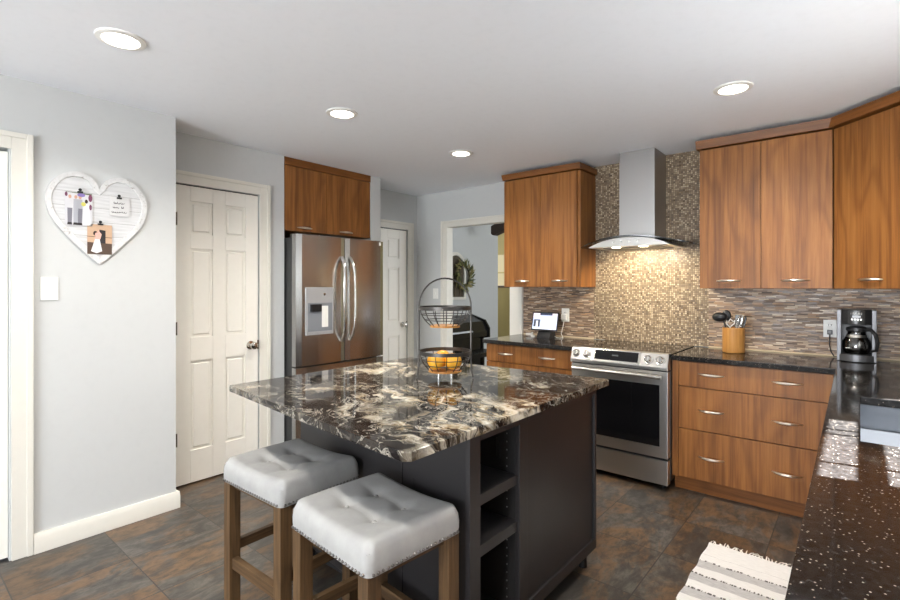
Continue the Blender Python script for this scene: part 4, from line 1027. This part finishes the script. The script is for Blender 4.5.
def arch(y0, y1, z0, zs, zt, n=10):
    c = (y0+y1)/2; h = (y1-y0)/2
    L_ = [(y0+h*(1-math.cos(k))*.9+h*.1*k/(math.pi/2), zs+(zt-zs)*math.sin(k)) for k in [math.pi/2*i/n for i in range(n+1)]]
    L_ = [(min(a, c), b) for a, b in L_]
    return [(y0, z0)]+L_+[(2*c-a, b) for a, b in L_[::-1][1:]]+[(y1, z0)]
oa, ia = arch(5.40, 5.88, 1.185, 1.66, 1.895), arch(5.445, 5.835, 1.225, 1.64, 1.845)
am = MB(); RR = [[am.bm.verts.new((x, a, b)) for a, b in L_] for x, L_ in ((NX+.001, oa), (NX+.03, oa), (NX+.03, ia), (NX+.001, ia))]
for a, b in zip(RR, RR[1:]+RR[:1]):
    for i in range(len(oa)): am.bm.faces.new((a[i], a[(i+1) % len(oa)], b[(i+1) % len(oa)], b[i]))
bmesh.ops.recalc_face_normals(am.bm, faces=am.bm.faces[:]); am.build('arch_rim', 'trim', t)
MB().prism(ia, 'x', NX+.001, NX+.008).build('backing', plain('arch_backing', srgb(84, 74, 58), .7), t)
br = MB()
for y in (5.52, 5.64, 5.76): br.box(NX+.008, NX+.020, y-.008, y+.008, 1.225, 1.72)
for z in (1.40, 1.58): br.box(NX+.008, NX+.020, 5.445, 5.835, z-.006, z+.006)
br.build('lattice', plain('lattice_brown', srgb(110, 98, 78), .7), t)
t = thing('dried_wreath', 'dried green and brown leaf wreath hanging over the arched frame', 'wreath', (NX+.04, 5.80, 1.4))
wc = Vector((NX+.055, 5.80, 1.54)); wm = [MB(), MB(), MB()]; r2 = random.Random(11)
for i in range(210):
    a = r2.uniform(0, 2*math.pi); r = r2.uniform(.10, .17); c = wc+Vector((r2.uniform(-.015, .03), r*math.cos(a), r*1.15*math.sin(a)))
    d_ = Vector((r2.uniform(-.2, .5), math.cos(a+r2.uniform(.3, 1.3)), math.sin(a+r2.uniform(.3, 1.3)))).normalized()*r2.uniform(.05, .14)
    s_ = d_.cross(Vector((1, r2.uniform(-.5, .5), r2.uniform(-.5, .5)))).normalized()*.013
    wm[i % 3].poly([c, c+d_*.5+s_, c+d_, c+d_*.5-s_])
wm[0].build('leaves', 'leaf', t); wm[1].build('dark_leaves', 'leafd', t); wm[2].build('dried_flowers', 'olive', t)
MB().tube([wc+Vector((-.01, .14*math.cos(k), .16*math.sin(k))) for k in [2*math.pi*i/24 for i in range(24)]], .012, 6, True).build('vine_ring', 'beam', t)
t = thing('tall_cupboard', 'narrow cream and olive cupboard seen far beyond the doorway', 'cupboard', (-5.3, 8.6, 0))
B('lower_panel', 'olive', t, -6.3, -4.9, 8.60, 9.0, 0, 1.36); B('shelf_edge', 'beam', t, -6.3, -4.9, 8.58, 9.0, 1.36, 1.40)
B('upper_panel', 'cream', t, -6.3, -4.9, 8.60, 9.0, 1.40, 1.66); B('shelf_edge', 'tan', t, -6.3, -4.9, 8.58, 9.0, 1.66, 1.69); B('top_panel', 'cream', t, -6.3, -4.9, 8.60, 9.0, 1.69, 2.05)
